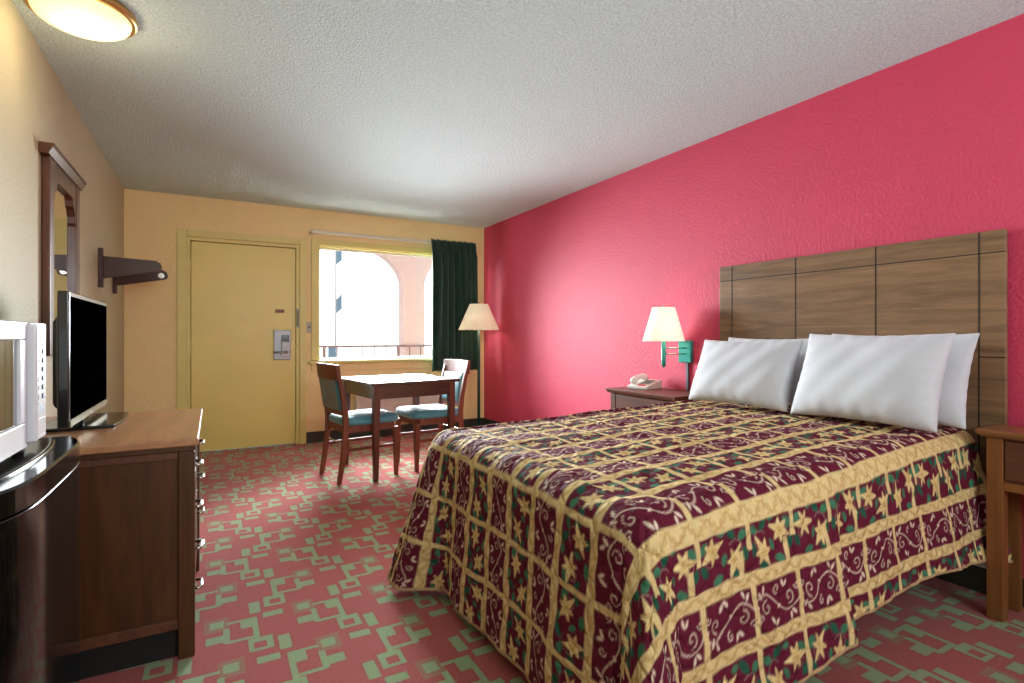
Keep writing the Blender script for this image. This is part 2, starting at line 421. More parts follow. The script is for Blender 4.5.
# curtain
def curtain():
    m = MB(); nx, nz = 260, 60
    X0, X1, Z0, Z1 = 2.158, 2.715, 0.715, 2.215
    pts = []
    for k in range(nz + 1):
        v = k / nz; z = Z1 + (Z0 - Z1) * v
        row = []
        for i in range(nx + 1):
            u = i / nx
            head = max(0.0, 1 - v / 0.09)
            spread = 1.0 + 0.035 * min(1, v * 1.5)
            x = X0 + (X1 - X0) * u * spread
            ph = 2 * PI * 7 * u + 0.8 * math.sin(7 * u + 1)
            sn = math.sin(ph); big = 0.046 * math.copysign(abs(sn) ** 0.7, sn) + 0.012 * math.sin(2.3 * ph + 2 * v)
            amp = 0.25 + 0.75 * min(1, v / 0.12)
            small = 0.012 * math.sin(2 * PI * 30 * u) * (1 if v < 0.07 else max(0, 1 - (v - 0.07) / 0.12))
            pinch = -0.012 * math.exp(-((v - 0.075) / 0.02) ** 2)
            y = YF - 0.17 - (big * amp + small + pinch)
            zz = z + (0.010 * math.sin(2 * PI * 15 * u) * (1 if k == 0 else 0))
            x += 0.008 * math.cos(ph) * amp
            row.append((x, y, zz))
        pts.append(row)
    front = [p for r_ in pts for p in r_]
    m.v = list(front) + [(x, y + 0.003, z) for (x, y, z) in front]
    W = nx + 1; off = len(front)
    for k in range(nz):
        for i in range(nx):
            a = k * W + i
            m.f.append((a, a + 1, a + W + 1, a + W)); m.f.append((off + a, off + a + W, off + a + W + 1, off + a + 1))
    for k in range(nz):
        for i in (0, nx):
            a = k * W + i; m.f.append((a, a + W, off + a + W, off + a))
    for i in range(nx):
        for k in (0, nz):
            a = k * W + i; m.f.append((a, a + 1, off + a + 1, off + a))
    return m
tag(curtain().build('curtain', M['curtain'], smooth=True), 'dark green pleated curtain gathered at the right of the window', 'curtain')

# wall air conditioner under the window
a = thing('air_conditioner', 'off-white louvred wall air conditioner low behind the table', 'air conditioner', (1.84, YF, 0))
MB().box((-0.5, -0.12, 0.17), (0.5, -0.0003, 0.60)).build('housing', M['ac_white'], a, bevel=0.01)
g = MB()
for k in range(14): g.box((-0.46, -0.132, 0.225 + k * 0.021), (0.46, -0.1202, 0.235 + k * 0.021))
g.build('grille', M['ac_white'], a)
MB().box((0.30, -0.135, 0.54), (0.46, -0.1202, 0.58)).build('control_cover', M['plate'], a, bevel=0.002)

# ------------------------------------------------------------------ outside
struct(MB().box((-2.5, YF + 0.35, -0.1), (7.5, 7.62, -0.005)).build('balcony_floor', M['concrete']), 'pale concrete balcony floor', 'floor')
struct(MB().box((-2.5, YF + T, 2.62), (7.5, 7.62, 2.75)).build('balcony_ceiling', M['pale_finish']), 'pale balcony soffit', 'ceiling')
def arcade():
    # wall at y 7.4..7.6 with arched openings
    m = MB(); y0, y1 = 7.40, 7.62
    piers = [(-1.10, -0.72), (2.375, 2.69), (5.75, 6.1)]
    for i in range(2):
        xa, xb = piers[i][1], piers[i + 1][0]
        r = (xb - xa) / 2; cx = (xa + xb) / 2; spring = 1.80; n = 40
        rz = 0.66
        r_eff = r
        for k in range(n):
            a0, a1 = PI - PI * k / n, PI - PI * (k + 1) / n
            def pt(a):
                ca = math.cos(a)
                # squarish arch with tight shoulders
                x = cx + r * math.copysign(abs(ca) ** 0.75, ca); z = spring + rz * abs(math.sin(a)) ** 0.9
                return x, z
            (xA, zA), (xB, zB) = pt(a0), pt(a1)
            m.add([(xA, y0, zA), (xB, y0, zB), (xB, y0, 2.62), (xA, y0, 2.62), (xA, y1, zA), (xB, y1, zB), (xB, y1, 2.62), (xA, y1, 2.62)],
                  [(0, 1, 2, 3), (4, 7, 6, 5), (0, 4, 5, 1), (2, 6, 7, 3)])
    for (a_, b_) in piers: m.box((a_, y0, -0.005), (b_, y1, 2.62))
    return m
ar = arcade().build('arcade_wall', M['pink_stucco']); tag(ar, 'pink stucco arcade wall with arched openings outside the window', 'arcade')
rl = thing('balcony_railing', 'thin dark metal balcony railing outside the window', 'railing', (0, 7.30, 0))
MB().box((-2.4, -0.015, 0.965), (7.4, 0.015, 0.992)).build('top_rail', M['rail_metal'], rl)
MB().box((-2.4, -0.012, 0.10), (7.4, 0.012, 0.12)).build('bottom_rail', M['rail_metal'], rl)
x = 0.62; bal = None; k = 0
while x < 3.6:
    big = (k % 6 == 4)
    q = MB().box((-0.018, -0.018, 0.0) if big else (-0.006, -0.006, 0.12), (0.018, 0.018, 0.965) if big else (0.006, 0.006, 0.965))
    o = q.build('railing_post' if big else 'baluster', M['rail_metal'], rl); o.location.x = x
    x += 0.165; k += 1
sp = thing('street_pole', 'grey street pole with two hanging banners seen through the window', 'street pole', (4.88, 25, -3.0))
MB().lathe([(0.05, 0), (0.03, 8.6)], (0, 0, 0), 12).build('pole', M['pole_grey'], sp, smooth=True)
for z0 in (7.35, 5.15):
    MB().prism([(0.02, z0), (0.27, z0 + 0.22), (0.27, z0 + 0.92), (0.02, z0 + 0.62)], 'y', -0.02, 0.02).build('banner', M['banner'], sp)
bx = thing('utility_cabinet', 'small blue-grey roadside sign low behind the railing', 'sign', (4.62, 24.5, -3.0))
MB().box((-0.16, -0.05, 3.15), (0.16, 0.05, 3.65)).build('sign_panel', M['banner'], bx, bevel=0.01)
MB().lathe([(0.03, 0), (0.03, 3.15)], (0, 0, 0), 10).build('post', M['pole_grey'], bx)
bx.name = 'roadside_sign'
struct(MB().box((-60, 7.7, -3.1), (60, 90, -3.0)).build('ground_outside', M['concrete']), 'pale ground outside', 'ground')

# ------------------------------------------------------------------ ceiling light
c = thing('ceiling_light', 'round glowing flush ceiling light with brass rim', 'ceiling light', (-0.457, 2.735, ZC))
MB().lathe([(0.0, -0.0005), (0.188, -0.0005), (0.192, -0.012), (0.19, -0.03), (0.176, -0.036), (0.168, -0.03), (0.0, -0.03)], n=64, caps=False).build('rim', M['brass'], c, smooth=True)
prof = [(0.172, -0.0315)] + [(0.170 * math.cos(t), -0.034 - 0.055 * math.sin(t)) for t in [PI / 2 * i / 10 for i in range(10)]] + [(0.002, -0.089)]
MB().lathe(prof, n=64).build('glass_dome', M['dome'], c, smooth=True)
# unseen second dome, added behind the camera as fill light
c.scale = (0.96, 0.96, 1)
c2 = copy_tree(c); c2.location = (1.15, -0.75, ZC); c2['label'] = 'added round fill light on the ceiling behind the camera'

vf = thing('fill_light_bar', 'added long white fill light bar behind the camera', 'fill light', (1.1, YB, 1.95))  # unseen glowing bar added to light the room more evenly
MB().box((-1.2, 0.0005, -0.06), (1.2, 0.04, 0.06)).build('back_plate', M['chrome'], vf, bevel=0.004)
MB().lathe([(0.05, -1.15), (0.05, 1.15)], (0, 0.09, 0), 24, axis='x').build('diffuser', M['dome'], vf, smooth=False)

# ------------------------------------------------------------------ mirror on left wall
mr = thing('wall_mirror', 'tall wood framed wall mirror with crown top on cream wall', 'mirror', (XL, 3.54, 1.02))
# straight-sided frame built of stiles and rails with a shaped head
f = MB(); f.box((0.001, -0.32, 0), (0.034, -0.24, 0.93)); f.box((0.001, 0.24, 0), (0.034, 0.32, 0.93)); f.box((0.001, -0.24, 0), (0.034, 0.24, 0.075))
f.build('frame', M['mirror_wood'], mr, bevel=0.006)
hm = MB()
# build the head as vertical strips between the shaped lower edge and the straight top
ys = [0.24, 0.228, 0.222, 0.205, 0.18, 0.172, 0.155]; zs = [0.70, 0.715, 0.75, 0.785, 0.80, 0.83, 0.845]
ys2 = ys + [-q for q in reversed(ys)]; zs2 = zs + list(reversed(zs))
rings = [[(0.001, y, z), (0.030, y, z), (0.030, y, 0.93), (0.001, y, 0.93)] for y, z in zip(ys2, zs2)]
hm.loft(rings); hm.build('arched_head', M['mirror_wood'], mr)
cr = MB(); cr.prism([(0.001, 0.93), (0.038, 0.93), (0.042, 0.942), (0.048, 0.95), (0.052, 0.965), (0.058, 0.968), (0.058, 0.98), (0.001, 0.98)], 'y', -0.365, 0.365)
cr.build('crown', M['mirror_wood'], mr, bevel=0.002)
MB().box((0.001, -0.245, 0.07), (0.012, 0.245, 0.88)).build('mirror_glass', M['mirror'], mr)

# ------------------------------------------------------------------ coat rail brackets
def bracket(loc, label, clip):
    b = thing('wall_bracket', label, 'bracket', loc, 0, 'wooden brackets of the removed clothes rail')
    MB().box((0.0005, -0.025, -0.145), (0.028, 0.025, 0.13)).build('back_plate', M['bracket'], b, bevel=0.003)
    poly = [(0.028, 0.075), (0.335, 0.062), (0.362, 0.045), (0.372, 0.015), (0.362, -0.010), (0.335, -0.018), (0.028, -0.08)]
    MB().prism(poly, 'y', -0.012, 0.012).build('arm', M['bracket'], b, bevel=0.003)
    if clip:
        q = MB(); q.lathe([(0.022, 0.012), (0.022, 0.03), (0.012, 0.03), (0.012, 0.05)], (0.325, 0.0, 0.012), 20, axis='y' )
        q.build('rod_socket', M['chrome'], b, smooth=False)
    else:
        q = MB(); q.lathe([(0.022, -0.012), (0.022, -0.03), (0.014, -0.03), (0.014, -0.05)], (0.325, 0.0, 0.012), 20, axis='y')
        q.build('rod_socket', M['chrome'], b, smooth=False)
bracket((XL, 4.66, 1.597), 'dark wood wall bracket closer to the mirror', True)
bracket((XL, 5.28, 1.597), 'dark wood wall bracket closer to the door wall', False)

# ------------------------------------------------------------------ dresser
d = thing('dresser', 'brown wooden dresser under the television with nickel drawer pulls', 'dresser', (-0.37, 2.57, 0))
hx0, hx1 = -0.317, 0.318   # local x: back .. front   (-.687 .. -.052)
hy0, hy1 = -0.41, 0.41
q = MB(); q.box((hx0, hy0 - 0.03, 0.735), (hx1 + 0.012, hy1 + 0.03, 0.762)); q.build('top', M['dresser_top'], d, bevel=0.006)
q = MB(); q.prism([(hx0, hy0 - 0.012), (hx1 + 0.004, hy0 - 0.012), (hx1 + 0.004, hy1 + 0.012), (hx0, hy1 + 0.012)], 'z', 0.715, 0.735); q.build('moulding', M['dresser_side'], d, bevel=0.004)
q = MB()
for yy in (hy0, hy1 - 0.022):
    q.box((hx0 + 0.05, yy + (0.010 if yy < 0 else 0), 0.14), (hx1 - 0.05, yy + (0.022 if yy < 0 else 0.012), 0.712))
q.box((hx0, hy0 + 0.02, 0.10), (hx0 + 0.01, hy1 - 0.02, 0.712))
q.build('side_panel', M['dresser_side'], d)
q = MB()
for yy in (hy0, hy1 - 0.022):
    MB().box((hx0 + 0.05, yy, 0.105), (hx1 - 0.05, yy + 0.022, 0.14)).build('side_rail', M['ns_dark'], d, bevel=0.002)
    MB().box((hx0 + 0.05, yy, 0.69), (hx1 - 0.05, yy + 0.022, 0.714)).build('side_rail', M['ns_dark'], d, bevel=0.002)
    MB().box((-0.03, yy + (0.002 if yy < 0 else 0.010), 0.14), (-0.022, yy + (0.012 if yy < 0 else 0.020), 0.69)).build('panel_strip', M['ns_dark'], d, bevel=0.001)  # thin upright strip, slightly paler than the side panel
for yy in (hy0, hy1 - 0.05):
    MB().box((hx1 - 0.05, yy, 0), (hx1, yy + 0.05, 0.714)).build('leg', M['dresser_side'], d, bevel=0.004)
    MB().box((hx0, yy, 0), (hx0 + 0.05, yy + 0.05, 0.714)).build('leg', M['dresser_side'], d, bevel=0.004)
MB().box((hx0 + 0.05, hy0 + 0.03, 0.0), (hx1 - 0.04, hy1 - 0.03, 0.10)).build('plinth', M['black_gap'], d)
MB().box((hx0 + 0.05, hy0 + 0.025, 0.105), (hx1 - 0.03, hy1 - 0.025, 0.71)).build('carcass', M['dresser_side'], d)
for k, (za, zb) in enumerate(((0.56, 0.705), (0.405, 0.55), (0.25, 0.395), (0.11, 0.24))):
    dr = MB().box((hx1 - 0.029, hy0 + 0.055, za), (hx1 - 0.008, hy1 - 0.055, zb)).build('drawer', M['dresser_side'], d, bevel=0.004)
    for yy in (-0.26, 0.20):
        hn = MB(); zc = (za + zb) / 2
        hn.tube([(hx1 - 0.009, yy, zc), (hx1 + 0.016, yy, zc), (hx1 + 0.018, yy + 0.01, zc), (hx1 + 0.018, yy + 0.07, zc), (hx1 + 0.016, yy + 0.08, zc), (hx1 - 0.009, yy + 0.08, zc)], 0.006, 8)
        hn.build('handle', M['chrome'], dr, smooth=True)

# ------------------------------------------------------------------ television
t = thing('television', 'black flat screen television on the brown dresser', 'television', (-0.45, 2.725, 0.7625))
W2 = 0.375
MB().box((-0.012, -W2, 0.03), (0.022, W2, 0.505)).build('bezel', M['tv_bezel'], t, bevel=0.006)
MB().box((0.0221, -W2 + 0.016, 0.06), (0.0235, W2 - 0.016, 0.487)).build('screen', M['screen'], t)
q = MB(); q.box((0.0222, -W2 + 0.006, 0.034), (0.0245, W2 - 0.006, 0.056)); q.build('lower_trim', M['tv_silver'], t, bevel=0.0005)
q = MB(); q.prism([(-0.05, 0.10), (-0.0122, 0.06), (-0.0122, 0.46), (-0.05, 0.40)], 'y', -0.25, 0.25); q.build('rear_housing', M['tv_bezel'], t, bevel=0.01)
q = MB(); q.bar([(-0.01, 0, 0.010), (-0.01, 0, 0.09)], 0.035, 0.11); q.build('neck', M['black_gloss'], t, bevel=0.004)
q = MB(); q.prism([(-0.11, -0.22), (0.125, -0.20), (0.14, 0.0), (0.125, 0.20), (-0.11, 0.22)], 'z', 0.0, 0.012); q.build('stand_base', M['black_gloss'], t, bevel=0.004)
q = MB(); q.box((0.0246, -0.02, 0.041), (0.0252, 0.02, 0.049)); q.build('logo_plate', M['chrome'], t)

# ------------------------------------------------------------------ mini refrigerator
fr = thing('mini_refrigerator', 'glossy black mini refrigerator beside the dresser', 'refrigerator', (-0.472, 1.455, 0))
fr_y0, fr_y1 = -0.31, 0.31
def door_outline(n=40, x_edge=0.150, x_mid=0.195, inset=0.0):
    pts = []
    for k in range(n + 1):
        u = -1 + 2 * k / n
        y = u * (fr_y1 - inset)
        bow = x_edge + (x_mid - x_edge) * (1 - abs(u) ** 5) - inset
        pts.append((bow, y))
    return [(0.085, fr_y0 + inset)] + pts + [(0.085, fr_y1 - inset)]
MB().box((-0.19, fr_y0 + 0.01, 0.02), (0.078, fr_y1 - 0.02, 0.815)).build('cabinet', M['black_gloss'], fr, bevel=0.008)
dl = MB().prism(door_outline(), 'z', 0.035, 0.805).build('door', M['black_door'], fr, bevel=0.004, seg=2)
def lid():
    m = MB(); rings = []
    for z, ins in ((0.768, 0.006), (0.775, -0.004), (0.80, -0.006), (0.822, 0.0), (0.832, 0.010)):
        rings.append([(x, y, z) for x, y in door_outline(inset=ins)])
    m.loft(rings); return m
MB().loft([[(x, y, z) for x, y in door_outline(inset=ins)] for z, ins in ((0.8055, 0.004), (0.809, 0.0), (0.850, 0.0), (0.854, 0.004))]).build('door_cap', M['black_gloss'], fr)
q = MB(); q.box((-0.19, fr_y0, 0.816), (0.075, fr_y1 - 0.01, 0.858)); q.build('top_panel', M['black_gloss'], fr, bevel=0.010, seg=3)
# raised grip ridge curving along the cap
pts = []
for k in range(25):
    u = -0.92 + 1.84 * k / 24
    pts.append((0.118 + 0.035 * (1 - abs(u) ** 2.5), u * 0.28, 0.855))
MB().tube(pts, 0.006, 10).build('grip_ridge', M['black_gloss'], fr, smooth=True)
pts = [(0.090 + 0.01 * math.cos(k), -0.28 + 0.56 * k / 12, 0.850) for k in range(13)]
MB().tube(pts, 0.006, 8).build('hinge_ridge', M['black_gloss'], fr, smooth=True)
for xx in (-0.16, 0.05):
    for yy in (-0.26, 0.25): MB().lathe([(0.018, 0.0), (0.018, 0.02)], (xx, yy, 0), 14).build('foot', M['dark_metal'], fr)

# ------------------------------------------------------------------ microwave
m_ = thing('microwave', 'white countertop microwave on the black mini refrigerator', 'microwave', (-0.495, 1.42, 0.8585))
b0, b1 = -0.23, 0.23
MB().box((-0.155, b0, 0.014), (0.135, b1, 0.305)).build('body', M['mw_white'], m_, bevel=0.006)
dr = MB(); 
fx = 0.1352
dr.box((fx, b0, 0.018), (fx + 0.018, 0.075, 0.075)); dr.box((fx, b0, 0.262), (fx + 0.018, 0.075, 0.302)); dr.box((fx, b0, 0.075), (fx + 0.018, b0 + 0.05, 0.262)); dr.box((fx, 0.028, 0.075), (fx + 0.018, 0.075, 0.262))
dr = dr.build('door', M['mw_white'], m_, bevel=0.003)
MB().box((fx, b0 + 0.05, 0.075), (fx + 0.012, 0.028, 0.262)).build('door_window', M['mw_glass'], dr)
hn = MB(); hn.prism([(0.082, 0.025), (0.098, 0.025), (0.098, 0.298), (0.082, 0.298)], 'x', fx, fx + 0.032); hn.build('handle', M['mw_white'], dr, bevel=0.006, seg=3)
pn = MB().box((fx, 0.104, 0.018), (fx + 0.016, b1, 0.302)).build('control_panel', M['mw_panel'], m_, bevel=0.003)
MB().box((fx + 0.0161, 0.13, 0.255), (fx + 0.0175, 0.205, 0.285)).build('display', M['display'], pn)
for rr in range(6):
    for cc in range(3):
        q = MB().box((-0.001, -0.009, -0.006), (0.001, 0.009, 0.006)).build('button', M['mw_button'] if cc == 2 else M['phone_key'], pn, bevel=0.0008)
        q.location = (fx + 0.0175, 0.132 + cc * 0.036, 0.232 - rr * 0.022)
MB().prism([(0.128, 0.086), (0.205, 0.086), (0.190, 0.100), (0.168, 0.106), (0.145, 0.100)], 'x', fx + 0.0161, fx + 0.0175).build('start_button', M['mw_button'], pn)
MB().box((fx + 0.0161, 0.12, 0.03), (fx + 0.018, 0.215, 0.07)).build('door_release', M['mw_white'], pn, bevel=0.001)
for xx in (-0.13, 0.11):
    for yy in (-0.19, 0.19): MB().lathe([(0.014, 0.0), (0.014, 0.0145)], (xx, yy, 0), 12).build('foot', M['dark_metal'], m_)

m_.scale = (1, 1, 0.935)

# ------------------------------------------------------------------ table
tb = thing('dining_table', 'square dark wood table between two teal chairs by the window', 'table', (1.385, 4.46, 0), math.radians(7))
h = 0.385
MB().box((-h, -h, 0.732), (h, h, 0.757)).build('tabletop', M['table_wood'], tb, bevel=0.005)
ap = MB(); k = h - 0.03
ap.box((-k + 0.05, -k + 0.004, 0.628), (k - 0.05, -k + 0.024, 0.7315)); ap.box((-k + 0.05, k - 0.024, 0.628), (k - 0.05, k - 0.004, 0.7315))
ap.box((-k + 0.004, -k + 0.05, 0.628), (-k + 0.024, k - 0.05, 0.7315)); ap.box((k - 0.024, -k + 0.05, 0.628), (k - 0.004, k - 0.05, 0.7315))
ap.build('apron', M['table_wood'], tb, bevel=0.002)
for sx in (-1, 1):
    for sy in (-1, 1):
        cx_, cy_ = sx * (k - 0.026), sy * (k - 0.026)
        MB().bar([(cx_ + sx * 0.006, cy_ + sy * 0.006, 0.0), (cx_, cy_, 0.60), (cx_, cy_, 0.7315)], [0.036, 0.052, 0.052], [0.036, 0.052, 0.052]).build('leg', M['table_leg'], tb, bevel=0.003)

# ------------------------------------------------------------------ chairs (local: faces +x, back at -x)
def make_chair(label, loc, rz):
    t = thing('dining_chair', label, 'chair', loc, rz, 'teal padded dining chairs')
    W = 0.215
    for s in (-1, 1):
        # rear leg and stile in one curved post
        pts = [(-0.262, s * (W - 0.02), 0.0), (-0.235, s * (W - 0.022), 0.16), (-0.212, s * (W - 0.025), 0.34), (-0.208, s * (W - 0.025), 0.46), (-0.222, s * (W - 0.022), 0.60), (-0.250, s * (W - 0.018), 0.75), (-0.285, s * (W - 0.014), 0.885)]
        MB().bar(pts, [0.032, 0.036, 0.042, 0.044, 0.040, 0.034, 0.026], 0.030).build('rear_leg', M['chair_wood'], t, bevel=0.004)
        MB().bar([(0.205, s * (W - 0.022), 0.0), (0.200, s * (W - 0.022), 0.39)], [0.028, 0.042], [0.028, 0.042]).build('front_leg', M['chair_wood'], t, bevel=0.003)
        MB().box((-0.190, s * (W - 0.024) - 0.010, 0.375), (0.180, s * (W - 0.024) + 0.010, 0.43)).build('seat_rail', M['chair_wood'], t, bevel=0.002)
        MB().box((-0.215, s * (W - 0.022) - 0.008, 0.235), (0.188, s * (W - 0.022) + 0.008, 0.258)).build('stretcher', M['chair_wood'], t, bevel=0.003)
    MB().box((0.182, -W + 0.045, 0.375), (0.202, W - 0.045, 0.43)).build('seat_rail', M['chair_wood'], t, bevel=0.002)
    MB().box((-0.215, -W + 0.042, 0.375), (-0.195, W - 0.042, 0.43)).build('seat_rail', M['chair_wood'], t, bevel=0.002)
    # curved metal brace under the seat
    MB().tube([(-0.205 - 0.03 * math.cos(a), (W - 0.04) * math.sin(a), 0.30) for a in [-PI / 2 + PI * i / 12 for i in range(13)]], 0.006, 8).build('brace', M['chrome'], t, smooth=True)
    # top rail: curved crest
    cr = MB(); rings = []
    n = 12
    for k in range(n + 1):
        u = -1 + 2 * k / n; y = u * (W + 0.004)
        bow = -0.022 * (1 - u * u)
        x0, x1 = -0.262 + bow, -0.302 + bow
        rings.append([(x0 + 0.012, y, 0.782), (x0 - 0.004, y, 0.897 + 0.004 * (1 - u * u)), (x1 + 0.006, y, 0.897 + 0.004 * (1 - u * u)), (x1 + 0.018, y, 0.782)])
    cr.loft(rings); cr.build('crest_rail', M['chair_wood'], t, bevel=0.004)
    lr = MB(); lr.box((-0.232, -W + 0.035, 0.505), (-0.208, W - 0.035, 0.545)); lr.build('lower_back_rail', M['chair_wood'], t, bevel=0.003)
    # padded back
    pad = MB(); rings = []
    for k in range(9):
        v = k / 8; z = 0.545 + 0.245 * v; xc = -0.222 - 0.036 * v
        th = 0.017 + 0.010 * math.sin(PI * v); ring = []
        for i in range(24):
            a = 2 * PI * i / 24; ca, sa = math.cos(a), math.sin(a)
            ring.append((xc + th * math.copysign(abs(ca) ** 0.7, ca), (W - 0.045) * math.copysign(abs(sa) ** 0.35, sa), z))
        rings.append(ring)
    pad.loft(rings); bk = pad.build('back_cushion', M['teal'], t, smooth=True)
    # grey fabric covering the rear of the back
    rp = MB(); rp.loft([[(-0.2485 - 0.036 * v, -(W - 0.05), 0.55 + 0.235 * v), (-0.2485 - 0.036 * v, (W - 0.05), 0.55 + 0.235 * v), (-0.258 - 0.036 * v, (W - 0.05), 0.55 + 0.235 * v), (-0.258 - 0.036 * v, -(W - 0.05), 0.55 + 0.235 * v)] for v in (0, .5, 1)])
    rp.build('back_panel', M['teal_back'], t)
    # seat cushion: superellipse dome
    sc = MB(); rings = []
    for z, q in ((0.432, 0.97), (0.445, 1.0), (0.462, 0.995), (0.478, 0.95), (0.489, 0.85), (0.496, 0.68), (0.499, 0.45), (0.500, 0.2), (0.500, 0.02)):
        ring = []
        for i in range(40):
            a = 2 * PI * i / 40; ca, sa = math.cos(a), math.sin(a)
            x = 0.235 * q * math.copysign(abs(ca) ** 0.4, ca) + 0.008; y = (0.228 + 0.012 * ca) * q * math.copysign(abs(sa) ** 0.4, sa)
            ring.append((x, y, z + 0.010 * (x / 0.235) ** 2 * (1 if z > 0.45 else 0) * q))
        rings.append(ring)
    sc.loft(rings); sc.build('seat_cushion', M['teal'], t, smooth=True)
    return t
make_chair('teal padded wooden chair left of the table, back toward the door', (1.06, 4.37, 0), math.radians(9))
make_chair('teal padded wooden chair right of the table, beside the floor lamp', (1.65, 4.43, 0), math.radians(186))

# ------------------------------------------------------------------ floor lamp
def lamp_shade(m, r0, z0, r1, z1, c=(0, 0, 0), n=48):
    m.lathe([(r0, z0), (r1, z1), (r1 - 0.003, z1), (r0 - 0.003, z0)], c, n, caps=False)
    # close loop
    o = len(m.v) - 4 * n
    for i in range(n):
        j = (i + 1) % n; m.f.append((o + i, o + j, o + 3 * n + j, o + 3 * n + i))
    return m
fl = thing('floor_lamp', 'dark green floor lamp with cream shade in the corner', 'floor lamp', (2.65, 5.50, 0))
MB().lathe([(0.0, 0.0), (0.135, 0.0), (0.135, 0.012), (0.11, 0.022), (0.03, 0.032), (0.0, 0.034)], n=40, caps=False).build('base', M['green_pole'], fl, smooth=True)
MB().lathe([(0.017, 0.03), (0.017, 1.22)], n=16).build('pole', M['green_pole'], fl, smooth=True)
lamp_shade(MB(), 0.232, 1.185, 0.105, 1.478).build('lamp_shade', M['shade_floor'], fl, smooth=True)
q = MB(); q.lathe([(0.018, 1.2), (0.02, 1.24), (0.016, 1.27)]); q.build('socket', M['dark_metal'], fl)
q = MB(); q.lathe([(0.004, 1.27), (0.028, 1.30), (0.032, 1.33), (0.02, 1.37), (0.002, 1.38)], n=20); q.build('bulb', M['shade_floor'], fl, smooth=True)
q = MB(); q.tube([(0.103, 0, 1.47), (0, 0, 1.47), (-0.103, 0, 1.47)], 0.0025, 6); q.tube([(0, 0.103, 1.47), (0, 0, 1.47), (0, -0.103, 1.47)], 0.0025, 6); q.lathe([(0.006, 1.465), (0.009, 1.48), (0.004, 1.50)], n=12); q.build('finial', M['chrome'], fl)

# ------------------------------------------------------------------ wall sconce
sc = thing('wall_sconce', 'teal wall lamp with white shade above the nightstand telephone', 'wall lamp', (XR, 2.68, 1.0))
MB().box((-0.028, -0.055, -0.072), (-0.0005, 0.055, 0.082)).build('mount_plate', M['teal_lamp'], sc, bevel=0.003)
q = MB(); q.lathe([(0.0, -0.11), (0.008, -0.10), (0.015, -0.088), (0.016, -0.08), (0.016, 0.17), (0.0, 0.17)], (-0.165, 0.06, 0.0), 20, caps=False); q.build('column', M['teal_lamp'], sc, smooth=True)
for zz in (0.03, -0.012):
    q = MB(); q.tube([(-0.028, -0.01, zz), (-0.09, 0.02, zz), (-0.150, 0.055, zz)], 0.005, 8); q.build('arm', M['chrome'], sc, smooth=True)
lamp_shade(MB(), 0.143, 0.078, 0.077, 0.312, (-0.165, 0.06, 0.0)).build('lamp_shade', M['shade_sconce'], sc, smooth=True)
q = MB(); q.lathe([(0.004, 0.17), (0.028, 0.2), (0.03, 0.23), (0.012, 0.27), (0.002, 0.275)], (-0.165, 0.06, 0), 20); q.build('bulb', M['shade_sconce'], sc, smooth=True)
q = MB(); q.box((-0.014, -0.022, -0.62), (-0.0005, 0.000, -0.0725)); q.build('cord_cover', M['cord_cover'], sc, bevel=0.002)
q = MB(); q.tube([(-0.165 + 0.075, 0.06, 0.305), (-0.165, 0.06, 0.305), (-0.165 - 0.075, 0.06, 0.305)], 0.002, 6); q.lathe([(0.004, 0.30), (0.007, 0.318), (0.002, 0.332)], (-0.165, 0.06, 0), 10); q.build('finial', M['chrome'], sc)

# ------------------------------------------------------------------ nightstands
def nightstand(label, x0, x1, y0, y1, zt, legmat, topmat, facemat, left_side=True):
    cx, cy = (x0 + x1) / 2, (y0 + y1) / 2
    t = thing('nightstand', label, 'nightstand', (cx, cy, 0))
    ax, ay = (x1 - x0) / 2, (y1 - y0) / 2
    q = MB(); rings = []
    for z, e in ((zt - 0.03, -0.012), (zt - 0.016, -0.002), (zt - 0.012, 0.0), (zt, 0.0)):
        rings.append([(-ax - e, -ay - e, z), (ax, -ay - e, z), (ax, ay + e, z), (-ax - e, ay + e, z)])
    q.loft(rings); q.build('top', topmat, t, bevel=0.003)
    L_ = 0.052; ib = 0.026
    for sx in (-1, 1):
        for sy in (-1, 1):
            xa = -ax + ib if sx < 0 else ax - 0.004 - L_ * 0.7
            ya = -ay + ib if sy < 0 else ay - ib - L_
            MB().box((xa, ya, 0), (xa + (L_ if sx < 0 else L_ * 0.7), ya + L_, zt - 0.0305)).build('leg', legmat, t, bevel=0.003)
    q = MB()
    q.box((-ax + ib + 0.012, -ay + ib + L_, zt - 0.20), (-ax + ib + 0.03, ay - ib - L_, zt - 0.0305))
    for yy in (-ay + ib + 0.008, ay - ib - 0.02): q.box((-ax + ib + L_, yy, zt - 0.215), (ax - 0.044, yy + 0.012, zt - 0.0305))
    q.box((-ax + ib + 0.03, -ay + ib + 0.03, zt - 0.215), (ax - 0.044, ay - ib - 0.03, zt - 0.205))
    q.build('case', facemat, t)
    dw = MB().box((-ax + ib + 0.002, -ay + ib + L_ + 0.004, zt - 0.19), (-ax + ib + 0.0118, ay - ib - L_ - 0.004, zt - 0.040)).build('drawer', facemat, t, bevel=0.003)
    q = MB(); q.lathe([(0.006, 0.0), (0.006, -0.012), (0.015, -0.018), (0.016, -0.026), (0.008, -0.031), (0.0, -0.032)], (-ax + ib + 0.002, 0, zt - 0.115), 18, axis='x'); q.build('knob', M['chrome'], dw, smooth=True)
    MB().box((-ax + ib + 0.006, -ay + ib + L_, zt - 0.235), (-ax + ib + 0.028, ay - ib - L_, zt - 0.201)).build('front_rail', legmat, t, bevel=0.002)
    return t
nightstand('dark wooden nightstand holding the white telephone', 2.535, XR - 0.004, 2.43, 3.11, 0.73, M['ns_dark'], M['ns_dark'], M['ns_dark'])
nightstand('brown wooden nightstand at the near side of the headboard', 2.645, 2.866, 0.33, 0.955, 0.746, M['ns_leg'], M['ns_top'], M['ns_dark'])

